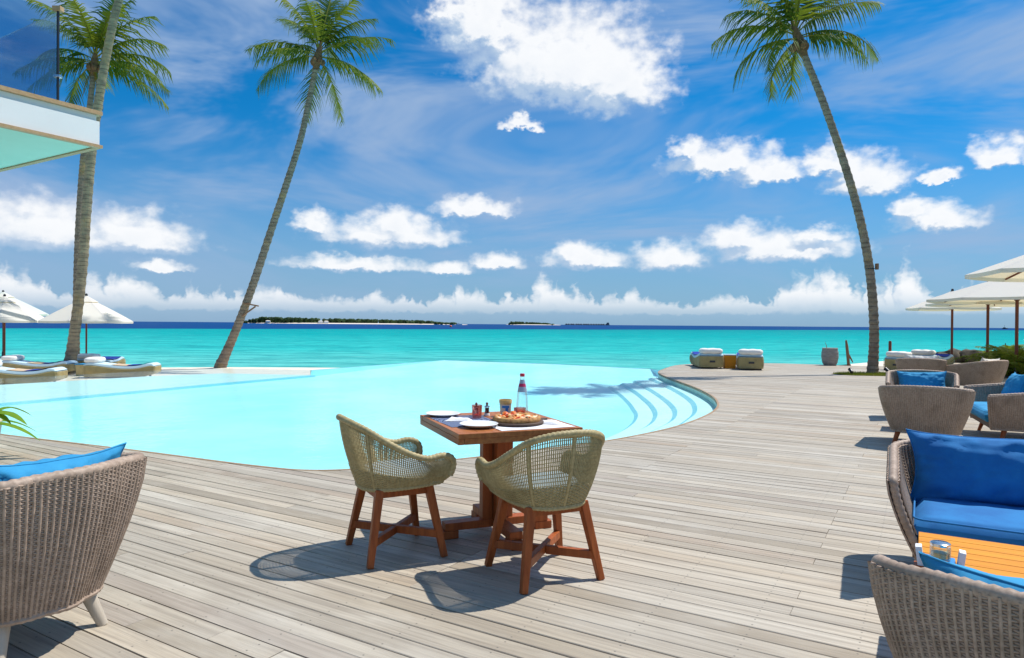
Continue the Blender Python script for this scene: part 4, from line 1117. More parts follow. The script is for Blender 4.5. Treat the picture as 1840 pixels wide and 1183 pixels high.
def dining_chair(label, loc, rz):
    t = thing('wicker_dining_chair', label, 'chair', loc, rz, 'chairs at the laid table')
    def upper():
        m = MB(); us = [i / 150 for i in range(151)]
        weave(m, tub, 0, 13, .0036, .0024, .0028, 0.30, 1.0, us); return m.mesh('open_weave', M['olive_wicker'], 180)
    def lower():
        m = MB(); us = [i / 72 for i in range(73)]
        weave(m, tub, 0, 15, .0046, .0048, .0045, 0.0, 0.31, us); return m.mesh('dense_weave', M['olive_wicker'], 180)
    link('open_weave', cached('du', upper), t, 'stuff'); link('dense_weave', cached('dl', lower), t, 'stuff')
    def rim():
        m = MB(); wrapped_rim(m, [tub(i / 90, 1.0) for i in range(91)], .0185, .024, 10); return m.mesh('rolled_rim', M['olive_wicker'], 40)
    link('rolled_rim', cached('dr', rim), t)
    def basering():
        m = MB(); wrapped_rim(m, [tub(i / 60, 0.0) for i in range(61)], .014, .02, 8); return m.mesh('base_ring', M['olive_wicker'], 40)
    link('base_ring', cached('db', basering), t)
    for u in (0.36, 0.5, 0.64):
        def rib(u=u):
            m = MB(); m.tube([tub(u, k / 8) for k in range(9)], .0085, 7); return m.mesh('frame_rib', M['olive_wicker'], 60)
        link('frame_rib', cached(('rib', u), rib), t)
    def pan():
        m = MB(); n = 40
        ring = [tub(i / n, 0.03) for i in range(n + 1)]
        m.add([(p.x, p.y, p.z) for p in ring], [tuple(range(n + 1))]); 
        m.add([(p.x, p.y, p.z + .03) for p in ring] , [tuple(range(n + 1))]); return m.mesh('seat_pan', M['olive_wicker'])
    link('seat_pan', cached('dp', pan), t)
    def pad():
        m = MB(); n = 48; rings = []
        for f, z in ((.90, .435), (.96, .452), (.98, .475), (.95, .497), (.85, .51), (.5, .517), (.02, .518)):
            rings.append([(tub(i / n, .2).x * f, (tub(i / n, .2).y + .01) * f, z) for i in range(n + 1)])
        w = n + 1; vs = [p for rg in rings for p in rg]
        m.add(vs, [(j * w + i, j * w + (i + 1) % w, (j + 1) * w + (i + 1) % w, (j + 1) * w + i) for j in range(len(rings) - 1) for i in range(w)])
        return m.mesh('seat_pad', M['grey_blue'], 60)
    link('seat_pad', cached('dd', pad), t)
    def leg():
        m = MB(); m.bar((.165, .165, .375), (.245, .245, 0), .052, .052, .036, .036, up=(0, 1, 0)); return m.mesh('leg', M['red_wood'])
    for sx, sy in ((1, 1), (-1, 1), (-1, -1), (1, -1)):
        m = MB(); m.bar((sx * .16, sy * .15, .418), (sx * .235, sy * .225, 0.0), .048, .048, .036, .036, up=(0, 1, 0)); m.build('leg', M['red_wood'], t, bevel=.005)
    for sy, y in ((1, .155), (-1, -.155)):
        m = MB(); m.bar((-.148, y, .392), (.148, y, .392), .034, .046); m.build('top_rail', M['red_wood'], t, bevel=.004)
    for sx in (1, -1):
        m = MB(); m.bar((sx * .153, -.137, .390), (sx * .153, .137, .390), .034, .040); m.build('side_rail', M['red_wood'], t, bevel=.004)
    m = MB(); m.bar((-.21, -.20, .135), (.21, .20, .135), .034, .046); m.build('stretcher', M['red_wood'], t, bevel=.004)
    m = MB(); m.bar((-.21, .20, .132), (-.013, .012, .132), .033, .045); m.build('stretcher', M['red_wood'], t, bevel=.004)
    m = MB(); m.bar((.013, -.012, .132), (.21, -.20, .132), .033, .045); m.build('stretcher', M['red_wood'], t, bevel=.004)
    return t
dining_chair('olive wicker dining chair left of the laid table, seen from the side', (-.70, 4.14, 0), R(-62))
dining_chair('olive wicker dining chair right of the laid table, its back to the camera', (.182, 3.79, 0), R(26))

# ------------------------------------------------------------------ laid table
TABLE_C = Vector((-.097, 4.52, 0)); TABLE_R = R(22)
TZ = 0.74
def build_table():
    t = thing('dining_table', 'square red hardwood pedestal table laid for a meal by the pool', 'table', TABLE_C, TABLE_R)
    W, D = .81, .90
    n = 6; w = (W - 0.0) / n
    for i in range(n):
        m = MB(); m.box((-W / 2 + w * (i + .5), 0, TZ - .014), (w - .003, D - .12, .028)); m.build('plank', M['table_wood'], t, bevel=.002)
    for s in (-1, 1):
        m = MB(); m.box((0, s * (D / 2 - .029), TZ - .0145), (W, .058, .029)); m.build('end_plank', M['table_wood'], t, bevel=.003)
    for s in (-1, 1):
        m = MB(); m.box((s * (W / 2 - .0175), 0, TZ - .0475), (.035, D - .01, .036)); m.build('side_apron', M['table_wood'], t, bevel=.003)
        m = MB(); m.box((0, s * (D / 2 - .0225), TZ - .0475), (W - .074, .035, .036)); m.build('end_apron', M['table_wood'], t, bevel=.003)
    m = MB(); m.box((0, 0, TZ - .0505), (.5, .09, .04)); m.build('cross_batten', M['red_wood'], t, bevel=.003)
    for sx, sy in ((1, 0), (-1, 0), (0, 1), (0, -1)):
        m = MB(); m.box((sx * .072, sy * .072, .055 + (TZ - .071 - .055) / 2), (.068, .068, TZ - .071 - .055)); m.build('post', M['red_wood'], t, bevel=.004)
    m = MB(); m.box((0, 0, .39), (.062, .062, .58)); m.build('core_post', M['red_wood'], t, bevel=.004)
    for k in range(4):
        a = k * math.pi / 2; d = Vector((math.cos(a), math.sin(a), 0))
        z = .078 if k % 2 else .0775
        m = MB(); m.bar(d * .04 + Vector((0, 0, z)), d * .36 + Vector((0, 0, z)), .085, .05); ft = m.build('foot', M['red_wood'], t, bevel=.005)
        m = MB(); m.bar(d * .27 + Vector((0, 0, .026)), d * .39 + Vector((0, 0, .026)), .085, .051); m.build('foot_block', M['red_wood'], ft, bevel=.005)
build_table()

def on_table(x, y, z=0.0):
    """metres along (x) and across (y) the table from its middle"""
    p = Matrix.Rotation(TABLE_R, 4, 'Z') @ Vector((x, y, 0)) + TABLE_C
    return (p.x, p.y, TZ + z)

def placemat_mat():
    m = bpy.data.materials.new('blue_swirl_print'); m.use_nodes = True
    t = NT(m.node_tree); b = t.n['Principled BSDF']
    co = t.node('ShaderNodeTexCoord').outputs['Object']
    w = t.node('ShaderNodeTexWave', wave_type='RINGS', rings_direction='SPHERICAL')
    t.put(w.inputs['Vector'], t.vec('ADD', co, (.05, -.03, 0))); w.inputs['Scale'].default_value = 9; w.inputs['Distortion'].default_value = 5; w.inputs['Detail'].default_value = 2
    c = t.ramp(w.outputs[1], [(0.2, (.035, .055, .12)), (.5, (.12, .17, .30)), (.7, (.42, .48, .60)), (.85, (.06, .09, .20))])
    t.put(b.inputs['Base Color'], c); b.inputs['Roughness'].default_value = .8
    return m
M['placemat'] = placemat_mat()

def pizza_mat():
    m = bpy.data.materials.new('pizza_topping'); m.use_nodes = True
    t = NT(m.node_tree); b = t.n['Principled BSDF']
    co = t.node('ShaderNodeTexCoord').outputs['Object']
    n = t.noise(co, 22, 4, .65); n2 = t.noise(t.vec('ADD', co, (3, 1, 2)), 34, 3, .6)
    c = t.ramp(n, [(.34, (.40, .02, .008)), (.45, (.70, .09, .012)), (.51, (.80, .30, .03)), (.57, (.86, .70, .42)), (.70, (.85, .74, .55))])
    c = t.mix(t.rng(n2, .64, .7), c, (.13, .05, .02))
    t.put(b.inputs['Base Color'], c); b.inputs['Roughness'].default_value = .4
    return m
M['pizza'] = pizza_mat()
M['crust'] = mat('pizza_crust', (.62, .33, .10), .7, (.28, .11, .03), 26, bump=.4)

def build_tableware():
    def plate(label, x, y):
        m = MB(); m.lathe([(.001, .006), (.07, .006), (.085, .010), (.118, .022), (.121, .020), (.088, .003), (.06, 0), (.001, 0)], 40, (0, 0, 0))
        o = m.build('plate', M['porcelain'], smooth=50); o.location = on_table(x, y, .0005); return tag(o, label, 'plate', 'plates on the laid table')
    plate('white plate at the far left corner of the table', -.27, .34)
    plate('white plate at the near left edge beside the front chair', -.205, -.23).location.z += .004
    def mat_sheet(label, x, y, w, d, a, mt):
        m = MB(); m.sheet(lambda u, v: Vector(((u - .5) * w, (v - .5) * d, .0012 + .0006 * math.sin(9 * u + 7 * v))), 12, 10)
        m.sheet(lambda u, v: Vector(((u - .5) * w, (v - .5) * d, -.0006)), 1, 1)
        o = m.build('placemat', mt); o.location = on_table(x, y, .0008); o.rotation_euler = (0, 0, TABLE_R + a); return tag(o, label, 'placemat', 'placemats on the laid table')
    mat_sheet('dark blue swirl placemat under the left setting', -.195, .045, .36, .46, R(2), M['placemat'])
    mat_sheet('white paper placemat sticking out under the pizza board', .12, -.25, .50, .34, R(1), M['linen'])
    def napkin(label, x, y, a, w, d):
        def f(h):
            def g(u, v):
                xx = (u - .5) * w; yy = (v - .5) * d * (1 - .55 * u)
                e = min(1, 6 * min(u, 1 - u)) * min(1, 6 * min(v, 1 - v))
                return Vector((xx, yy, .001 + h * e * (.75 + .35 * noise.noise(Vector((u * 4 + x * 9, v * 4, 1))))))
            return g
        m = MB(); m.sheet(f(.020), 18, 14); m.sheet(f(0), 18, 14)
        o = m.build('napkin', M['linen'], smooth=60); o.location = on_table(x, y, .0032); o.rotation_euler = (0, 0, TABLE_R + a); return tag(o, label, 'napkin', 'folded napkins')
    napkin('folded white napkin between the two plates', -.235, .075, R(-30), .17, .12)
    napkin('folded white napkin at the right corner of the table', .255, -.23, R(150), .19, .12)
    def cutlery(name, label, x, y, a, knife):
        t = thing(name, label, name, on_table(x, y, .0045), TABLE_R + a)
        m = MB(); m.bar((-.10, 0, .002), (.02, 0, .002), .012, .003, .007, .003); m.build('handle', M['bright_steel'], t)
        if knife:
            m = MB(); m.bar((.02, 0, .002), (.10, .003, .002), .010, .002, .016, .002); m.build('blade', M['bright_steel'], t)
        else:
            m = MB(); m.bar((.02, 0, .002), (.05, 0, .003), .007, .003, .020, .003); m.build('neck', M['bright_steel'], t)
            for k in (-1.5, -.5, .5, 1.5):
                m = MB(); m.bar((.05, k * .0055, .003), (.088, k * .0055, .005), .003, .002); m.build('tine', M['bright_steel'], t)
    cutlery('fork', 'steel fork lying on the blue placemat by the near plate', -.06, -.16, R(70), False)
    cutlery('knife', 'steel knife lying across the far end of the blue placemat', -.10, .26, R(-20), True)
    cutlery('knife', 'steel knife lying on the white napkin at the right corner', .24, -.21, R(150), True)
    # pizza on a dark round board
    px, py = .075, -.165
    t = thing('pizza_board', 'dark round wooden board under the pizza', 'board', on_table(px, py, .0025), TABLE_R)
    m = MB(); m.lathe([(.001, 0), (.165, 0), (.175, .006), (.175, .016), (.168, .02), (.001, .02)], 40); m.build('disc', M['black_iron'], t, smooth=40)
    m = MB(); m.bar((.16, .02, .011), (.235, .06, .011), .04, .016, .03, .014); m.build('handle', M['black_iron'], t, bevel=.004)
    t = thing('pizza', 'baked pizza with tomato and melted cheese on the dark board', 'pizza', on_table(px, py, .0227), TABLE_R)
    m = MB(); n = 44; R0 = .152; rings = []
    r = random.Random(4)
    for f, z in ((1.0, 0.0), (1.02, .010), (1.0, .024), (.93, .030), (.86, .020)):
        rings.append([(R0 * f * (1 + .03 * noise.noise(Vector((math.cos(2*math.pi*i/n) * 3, math.sin(2*math.pi*i/n) * 3, 0)))) * math.cos(2 * math.pi * i / n),
                       R0 * f * (1 + .03 * noise.noise(Vector((math.cos(2*math.pi*i/n) * 3, math.sin(2*math.pi*i/n) * 3, 0)))) * math.sin(2 * math.pi * i / n),
                       z * (1 + .45 * noise.noise(Vector((math.cos(2*math.pi*i/n) * 4, math.sin(2*math.pi*i/n) * 4, 2))))) for i in range(n)])
    m.add([p for g in rings for p in g], [(j * n + i, j * n + (i + 1) % n, (j + 1) * n + (i + 1) % n, (j + 1) * n + i) for j in range(4) for i in range(n)])
    m.build('crust', M['crust'], t, smooth=180)
    m = MB()
    def top(u, v):
        a = 2 * math.pi * u; q = R0 * .90 * v
        x, y = q * math.cos(a), q * math.sin(a)
        return Vector((x, y, .021 + .012 * noise.noise(Vector((x * 26, y * 26, 0))) + .008 * noise.noise(Vector((x * 60, y * 60, 4)))))
    m.sheet(top, 60, 16); m.build('topping', M['pizza'], t, smooth=180)
    for i in range(11):
        a = r.uniform(0, 6.3); q = R0 * .8 * math.sqrt(r.random()); m = MB()
        m.lathe([(.001, 0), (.016, .002), (.019, .010), (.011, .017), (.001, .019)], 9)
        o = m.build('topping_piece', M['pizza'] if i % 3 else M['crust'], t, smooth=60); o.location = (q * math.cos(a), q * math.sin(a), .020); o.scale = (r.uniform(.8, 1.8), r.uniform(.7, 1.2), r.uniform(.7, 1.4)); o.rotation_euler = (r.uniform(-.3, .3), r.uniform(-.3, .3), a)
    # glasses
    def tumbler(label, x, y, h, r0, mt):
        m = MB(); m.lathe([(.001, 0), (r0 * .82, 0), (r0 * .86, .006), (r0, h), (r0 * .95, h), (r0 * .80, .010), (.001, .010)], 12, cap=False)
        o = m.build('tumbler', mt, smooth=20); o.location = on_table(x, y, .0025); return tag(o, label, 'glass', 'pink tumblers')
    tumbler('pink faceted tumbler in front of the salt mill', -.085, .155, .088, .036, M['pink_glass'])
    tumbler('pink faceted tumbler in front of the water bottle', .185, .045, .072, .042, M['pink_glass'])
    def mill(label, x, y, fill):
        t = thing('spice_mill', label, 'mill', on_table(x, y, .001), 0, 'spice mills')
        m = MB(); m.lathe([(.001, 0), (.020, 0), (.021, .012), (.017, .018), (.001, .018)], 16); m.build('base', M['clear'] if fill == 'salt' else M['porcelain'], t, smooth=40)
        m = MB(); m.lathe([(.001, .019), (.014, .019), (.013, .055), (.001, .055)], 16); m.build('filling', M[fill], t, smooth=40)
        m = MB(); m.lathe([(.0175, .0185), (.0165, .060), (.0155, .060), (.0165, .0185)], 16, cap=False); m.build('glass_body', M['clear'], t, smooth=40)
        m = MB(); m.lathe([(.001, .061), (.019, .061), (.018, .068), (.008, .073), (.001, .073)], 16); m.build('collar', M['bright_steel'], t, smooth=40)
        m = MB(); m.lathe([(.001, .0735), (.005, .0735), (.0085, .080), (.009, .086), (.004, .094), (.001, .095)], 12); m.build('knob', M['pole'], t, smooth=50)
    mill('salt mill with pink salt beside the pink tumbler', -.055, .255, 'salt')
    mill('pepper mill full of black peppercorns on the table', .02, .245, 'pepper')
    # jar with yellow stuff and a blue T on the glass
    t = thing('jar', 'glass of amber spread with a blue T printed on it', 'jar', on_table(.135, .185, .001), TABLE_R)
    h = .115; prof = [(.001, 0), (.033, 0), (.036, .005), (.044, h), (.042, h), (.034, .006), (.001, .006)]
    m = MB(); m.lathe(prof, 28, cap=False); m.build('glass', M['clear'], t, smooth=40)
    m = MB(); m.lathe([(.001, .0065), (.0335, .0065), (.0405, .092), (.036, .097), (.001, .096)], 28); m.build('filling', M['honey'], t, smooth=40)
    m = MB(); m.lathe([(.0442, .090), (.0450, .115), (.0425, .116), (.0418, .090)], 28, cap=False); m.build('rim_band', M['honey'], t, smooth=40)
    def patch(name, a0, a1, z0, z1, mt, dr):
        m = MB(); m.sheet(lambda u, v: Vector(((.0362 + .0080 * ((z0 + (z1 - z0) * v) / .115) + dr) * math.cos(a0 + (a1 - a0) * u), (.0362 + .0080 * ((z0 + (z1 - z0) * v) / .115) + dr) * math.sin(a0 + (a1 - a0) * u), z0 + (z1 - z0) * v)), 8, 2)
        m.build(name, mt, t, smooth=180)
    c = math.atan2(-1, .03) - TABLE_R
    patch('printed_panel', c - .95, c + .95, .012, .084, M['cream'], .0006)
    patch('letter_bar', c - .62, c + .62, .060, .077, M['print_blue'], .0012)
    patch('letter_stem', c - .05, c + .48, .018, .060, M['print_blue'], .0012)
    # water bottle
    BOT = t = thing('water_bottle', 'tall clear water bottle with a red cap and crimson neck label', 'bottle', on_table(.235, .125, .001), 0)
    prof = [(.001, 0), (.034, 0), (.037, .006), (.0375, .03), (.036, .09), (.0315, .15), (.025, .195), (.018, .232), (.0135, .255), (.0125, .272), (.0125, .280)]
    m = MB(); m.lathe(prof, 28, cap=False); m.build('glass', M['clear'], t, smooth=60)
    m = MB(); m.lathe([(r_ + .0008, z) for r_, z in ((.0285, .172), (.025, .195), (.0225, .208))], 28, cap=False); m.build('neck_label', M['silver_label'], t, smooth=60)
    m = MB(); m.lathe([(r_ + .0010, z) for r_, z in ((.0225, .208), (.018, .230))], 28, cap=False); m.build('red_band', M['crimson'], t, smooth=60)
    m = MB(); m.lathe([(r_ + .0008, z) for r_, z in ((.018, .2305), (.0135, .2545))], 28, cap=False); m.build('upper_label', M['silver_label'], t, smooth=60)
    m = MB(); m.lathe([(.0140, .278), (.0145, .279), (.0145, .296), (.0125, .299), (.001, .2995)], 20, cap=False); m.build('cap', M['red_plastic'], t, smooth=40)
    BOT.scale = (1.14, 1.14, 1.0)
build_tableware()

# ------------------------------------------------------------------ orange coffee table in the right foreground
def coffee_table(label, loc, rz, W, D, H):
    t = thing('coffee_table', label, 'table', loc, rz)
    n = max(4, int(D / .078)); w = D / n
    for i in range(n):
        m = MB(); m.box((0, -D / 2 + w * (i + .5), H - .012), (W, w - .005, .024)); m.build('slat', M['orange_wood'], t, bevel=.003)
    for s in (-1, 1):
        m = MB(); m.box((s * (W / 2 - .06), 0, H - .045), (.05, D - .04, .04)); m.build('batten', M['orange_wood'], t)
        for q in (-1, 1):
            m = MB(); m.box((s * (W / 2 - .06), q * (D / 2 - .07), (H - .066) / 2), (.055, .055, H - .066)); m.build('leg', M['orange_wood'], t, bevel=.004)
coffee_table('orange slatted coffee table between the front armchair and the sofa', (2.14, 2.60, 0), FACE_AWAY, 1.0, .66, .44)
def caddy():
    t = thing('table_caddy', 'small blue and yellow caddy with a glass jar on the orange table', 'caddy', (1.66, 2.63, .4405), FACE_AWAY)
    m = MB(); m.box((0, 0, .022), (.10, .10, .044)); m.build('box', M['print_blue'], t, bevel=.004)
    for i, (x, z) in enumerate(((-.028, .024), (.004, .018), (.03, .027))):
        m = MB(); m.box((x, -.0515, z), (.020, .004, .020)); m.build('yellow_print', M['honey'], t, bevel=.001)
    m = MB(); m.lathe([(.001, .045), (.034, .045), (.036, .052), (.036, .092), (.032, .098), (.030, .098), (.033, .090), (.033, .054), (.001, .050)], 24, cap=False); m.build('glass_jar', M['clear'], t, smooth=50)
    m = MB(); m.lathe([(.001, .0505), (.032, .0545), (.031, .072), (.001, .074)], 20); m.build('filling', M['honey'], t, smooth=50)
    m = MB(); m.lathe([(.001, .0985), (.035, .0985), (.035, .108), (.030, .111), (.001, .111)], 24); m.build('lid', M['bright_steel'], t, smooth=40)
    for s in (-1, 1):
        m = MB(); m.box((s * .068, 0, .050), (.022, .05, .075), Matrix.Rotation(s * .12, 4, 'Y')); m.build('white_sachet', M['linen'], t, bevel=.002)
        m = MB(); m.box((s * .062, 0, .008), (.05, .06, .014)); m.build('wood_foot', M['red_wood'], t)
caddy()
coffee_table('low wooden table between the armchairs further back on the right', (5.48, 9.20, 0), FACE_AWAY, .60, .55, .38)

# ------------------------------------------------------------------ parasols
def parasol(label, loc, half, rim_z, apex_z, rz, sides=8, group='white parasols', pole_r=0.03, tier=True):
    t = thing('parasol', label, 'parasol', loc, rz, group)
    H = apex_z - rim_z
    m = MB(); nr = 6
    def pt(k, f):
        a = 2 * math.pi * k / sides
        z = apex_z - H * (f ** 1.12)
        return Vector((half * f * math.cos(a), half * f * math.sin(a), z))
    vs = []; fs = []; seg = 4
    w = sides * seg
    for j in range(nr + 1):
        f = 0.12 + (1 - 0.12) * j / nr
        for k in range(sides):
            for q in range(seg):
                a, b = pt(k, f), pt(k + 1, f); p = a.lerp(b, q / seg)
                p.z -= 0.014 * math.sin(math.pi * q / seg) * f; vs.append(p)
    for j in range(nr):
        for i in range(w): fs.append((j * w + i, (j + 1) * w + i, (j + 1) * w + (i + 1) % w, j * w + (i + 1) % w))
    o = len(vs); vs += [v + Vector((0, 0, -.075)) for v in vs[nr * w:(nr + 1) * w]]
    fs += [(nr * w + i, o + i, o + (i + 1) % w, nr * w + (i + 1) % w) for i in range(w)]
    m.add(vs, fs); m.build('canopy', M['canopy'], t, smooth=14)
    m = MB(); vs = [Vector((0, 0, apex_z + .10))]
    for f, dz in ((.14, .055), (.26, .035)):
        for k in range(sides): vs.append(pt(k, f) + Vector((0, 0, dz)))
    fs = [(0, 1 + k, 1 + (k + 1) % sides) for k in range(sides)] + [(1 + k, 1 + sides + k, 1 + sides + (k + 1) % sides, 1 + (k + 1) % sides) for k in range(sides)]
    m.add(vs, fs); m.build('vent_cap', M['canopy'], t, smooth=14)
    m = MB(); m.tube([(0, 0, 0), (0, 0, apex_z + .06)], pole_r, 12); m.build('pole', M['pole'], t, smooth=40)
    m = MB(); m.lathe([(.001, .02), (.045, .02), (.05, .06), (.03, .10), (.001, .12)], 12, (0, 0, apex_z + .06)); m.build('finial', M['steel'], t, smooth=40)
    m = MB(); m.lathe([(.035, 0), (.07, .01), (.07, .07), (.035, .09)], 12, (0, 0, rim_z - .05)); m.build('hub', M['pole'], t, smooth=40)
    m = MB(); m.lathe([(.001, 0), (.24, 0), (.24, .05), (.06, .07), (.05, .30), (.001, .30)], 20); m.build('base', M['steel'], t, smooth=40)
    for k in range(sides):
        a = pt(k, .13) - Vector((0, 0, .025)); b = pt(k, .99) - Vector((0, 0, .03)); mid = pt(k, .55) - Vector((0, 0, .045))
        m = MB(); m.bar(a, mid, .026, .03); m.bar(mid, b, .026, .03); r_ = m.build('rib', M['pole'], t, weld=True)
        m = MB(); m.bar(Vector((math.cos(2 * math.pi * k / sides) * .06, math.sin(2 * math.pi * k / sides) * .06, rim_z - .01)), mid, .022, .026); m.build('strut', M['pole'], r_)
    return t
ZB = Z_BEACH
parasol('white parasol beside the thick palm trunk on the left beach', (-16.46, 26.4, ZB), 1.66, 1.80, 2.70, R(12), pole_r=.032)
parasol('white parasol cut by the left edge of the picture', (-20.07, 27.0, ZB), 1.52, 1.80, 2.68, R(30), pole_r=.032)
parasol('white parasol half hidden behind the leftmost parasol', (-24.6, 33.0, ZB), 1.95, 2.12, 3.10, R(8), pole_r=.032)
parasol('white parasol at the upper right edge, nearest the camera', (10.4, 12.0, 0), 2.05, 2.40, 3.1, R(8), pole_r=.035)
parasol('white parasol whose dark pole stands right of the shrubs', (13.9, 18.8, 0), 2.15, 2.18, 2.86, R(20), pole_r=.042)
parasol('white parasol with its pole in the middle of the right three', (15.33, 22.0, -.05), 1.75, 2.22, 2.78, R(4), pole_r=.042)
parasol('white parasol furthest right-hand one, its pole left of the other two', (16.5, 25.6, -.05), 1.52, 2.16, 2.72, R(15), pole_r=.042)

# ------------------------------------------------------------------ sun loungers (head at -Y, foot at +Y)
def lounger_proto():
    W = .74; L = 2.05
    top = catmull([(0, (0, -1.02, .40)), (.12, (0, -.80, .405)), (.32, (0, -.40, .345)), (.55, (0, .10, .285)), (.75, (0, .52, .30)), (.92, (0, .88, .375)), (1, (0, 1.03, .36))], 0)
    def base():
        m = MB(); n = 26; vs = []
        for i in range(n + 1):
            p = top(i / n); zb = .05 + (.10 * max(0, i / n - .86) / .14)
            e = .03 * (1 if i in (0, n) else 0)
            for x, z in ((-W / 2 + e, zb), (-W / 2 - .015 + e, (p.z + zb) / 2), (-W / 2 + e, p.z), (W / 2 - e, p.z), (W / 2 + .015 - e, (p.z + zb) / 2), (W / 2 - e, zb)):
                vs.append((x, p.y, z))
        fs = [(i * 6 + k, i * 6 + (k + 1) % 6, i * 6 + 6 + (k + 1) % 6, i * 6 + 6 + k) for i in range(n) for k in range(6)] + [tuple(range(6)), tuple(range(n * 6, n * 6 + 6))[::-1]]
        m.add(vs, fs); return m.mesh('wicker_base', M['honey_wicker'], 40, weld=True)
    def strands():
        m = MB(); n = 30
        for j in range(9):
            f = (j + .5) / 9
            for s in (-1, 1):
                pts = []
                for i in range(n + 1):
                    p = top(i / n); zb = .06 + (.10 * max(0, i / n - .86) / .14); z = zb + (p.z - zb) * f
                    pts.append((s * (W / 2 + .018 * (1 - abs(2 * f - 1)) + .004), p.y, z))
                m.tube(pts, .0095, 4)
            for y in (-1.025, 1.035):
                zt = top(0 if y < 0 else 1).z; zb = .06 if y < 0 else .16
                m.tube([(-W / 2 + .02, y, zb + (zt - zb) * f), (W / 2 - .02, y, zb + (zt - zb) * f)], .0095, 4)
        return m.mesh('woven_strands', M['honey_wicker'], 180)
    def mattress():
        m = MB(); n = 40; vs = []
        for i in range(n + 1):
            p = top(i / n); e = math.sqrt(max(0, 1 - (abs(2 * i / n - 1)) ** 14)); h = .085 * e + .012
            for x, z in ((-W / 2 + .02, .004), (-W / 2, .03), (-W / 2 + .015, h * .85), (-W / 2 + .05, h), (W / 2 - .05, h), (W / 2 - .015, h * .85), (W / 2, .03), (W / 2 - .02, .004)):
                vs.append((x, p.y, p.z + z))
        fs = [(i * 8 + k, i * 8 + (k + 1) % 8, i * 8 + 8 + (k + 1) % 8, i * 8 + 8 + k) for i in range(n) for k in range(8)] + [tuple(range(8)), tuple(range(n * 8, n * 8 + 8))[::-1]]
        m.add(vs, fs); return m.mesh('mattress', M['pale_mattress'], 50, weld=True)
    def head():
        m = MB(); n = 30; vs = []; k = 16
        for i in range(n + 1):
            x = -W / 2 + .01 + (W - .02) * i / n; e = max(.25, (1 - abs(2 * i / n - 1) ** 8)) ** .5; wob = .012 * noise.noise(Vector((x * 7, 0, 0)))
            for q in range(k):
                a = 2 * math.pi * q / k; cs, sn = math.cos(a), math.sin(a)
                cs = math.copysign(abs(cs) ** .6, cs); sn = math.copysign(abs(sn) ** .6, sn)
                vs.append((x, -.82 + .235 * cs * e, .565 + (.09 + wob) * sn * e))
        fs = [(i * k + q, i * k + (q + 1) % k, i * k + k + (q + 1) % k, i * k + k + q) for i in range(n) for q in range(k)] + [tuple(range(k)), tuple(range(n * k, n * k + k))[::-1]]
        m.add(vs, fs); return m.mesh('head_cushion', M['white_cloth'], 60, weld=True)
    def towel(u0, u1, mt, nm, dz):
        m = MB(); n = 10
        for z in (.0, .010):
            m.sheet(lambda u, v: top(u0 + (u1 - u0) * v) + Vector((-W / 2 + .03 + (W - .06) * u, 0, .100 + dz + z)), 4, n)
        return m.mesh(nm, mt)
    def slot():
        m = MB(); m.box((.02, -1.038, .235), (.17, .012, .06)); return m.mesh('slot_shade', M['steel'])  # dark block stands in for the shade inside the handle hole
    def foot():
        m = MB(); m.lathe([(.001, 0), (.035, 0), (.03, .055), (.001, .055)], 10); return m.mesh('foot', M['steel'], 40)
    return [('wicker_base', base(), None), ('woven_strands', strands(), 'stuff'), ('mattress', mattress(), None), ('head_cushion', head(), None),
            ('beige_towel', towel(.40, .62, M['beige_cloth'], 'beige_towel', .0), None), ('blue_towel', towel(.60, .88, M['deep_blue'], 'blue_towel', .012), None),
            ('slot_shade', slot(), None), ('foot', foot(), 'feet')]
LP = lounger_proto()
def lounger(label, loc, rz, group='sun loungers'):
    t = thing('sun_lounger', label, 'sun lounger', loc, rz, group)
    for nm, me, kd in LP:
        if kd == 'feet':
            for sx in (-1, 1):
                for sy in (-.9, .72):
                    o = link(nm, me, t); o.location = (sx * .3, sy, 0)
        else: link(nm, me, t, kd)
lounger('honey wicker lounger at the right end of the left beach row', (-12.5, 21.95, ZB), R(-78))
lounger('lounger with a rolled white head cushion left of the thick palm', (-15.7, 22.7, ZB), R(-82))
lounger('lounger directly behind the thick palm trunk', (-15.0, 24.9, ZB), R(4))
lounger('lounger nearest the pool at the left edge of the picture', (-13.9, 19.35, ZB), R(-78))
lounger('lounger at the far left edge under the cut-off parasol', (-18.4, 23.4, ZB), R(-84))
lounger('left of the two loungers facing the sea beyond the pool steps', (6.52, 22.9, 0), R(-6))
lounger('right of the two loungers facing the sea beyond the pool steps', (7.75, 22.3, 0), R(-16))
lounger('lounger with a light blue mattress behind the white towel armchair', (13.1, 22.2, -.05), R(-62))
lounger('lounger with a white rolled cushion in front of the dark rocks', (14.9, 24.2, -.05), R(-50))

def side_table(label, loc, s, h, mt, top=None, rz=0.0):
    t = thing('side_table', label, 'side table', loc, rz, 'side tables between loungers')
    m = MB(); m.box((0, 0, h - .015), (s, s, .03)); m.build('top', top or mt, t, bevel=.004)
    m = MB(); m.box((0, 0, (h - .031) / 2), (s * .86, s * .86, h - .031), taper=1.05); m.build('body', mt, t, bevel=.01)
side_table('orange wooden side table between the two sea-facing loungers', (7.08, 22.2, 0), .40, .46, M['orange_wood'], M['pale_mattress'], R(-8))
side_table('pale blue topped side table under the beach parasol pole', (-14.05, 22.5, ZB), .45, .40, M['honey_wicker'], M['sky_blue'])
side_table('pale blue topped side table under the cut-off parasol', (-17.0, 23.0, ZB), .45, .40, M['honey_wicker'], M['sky_blue'])

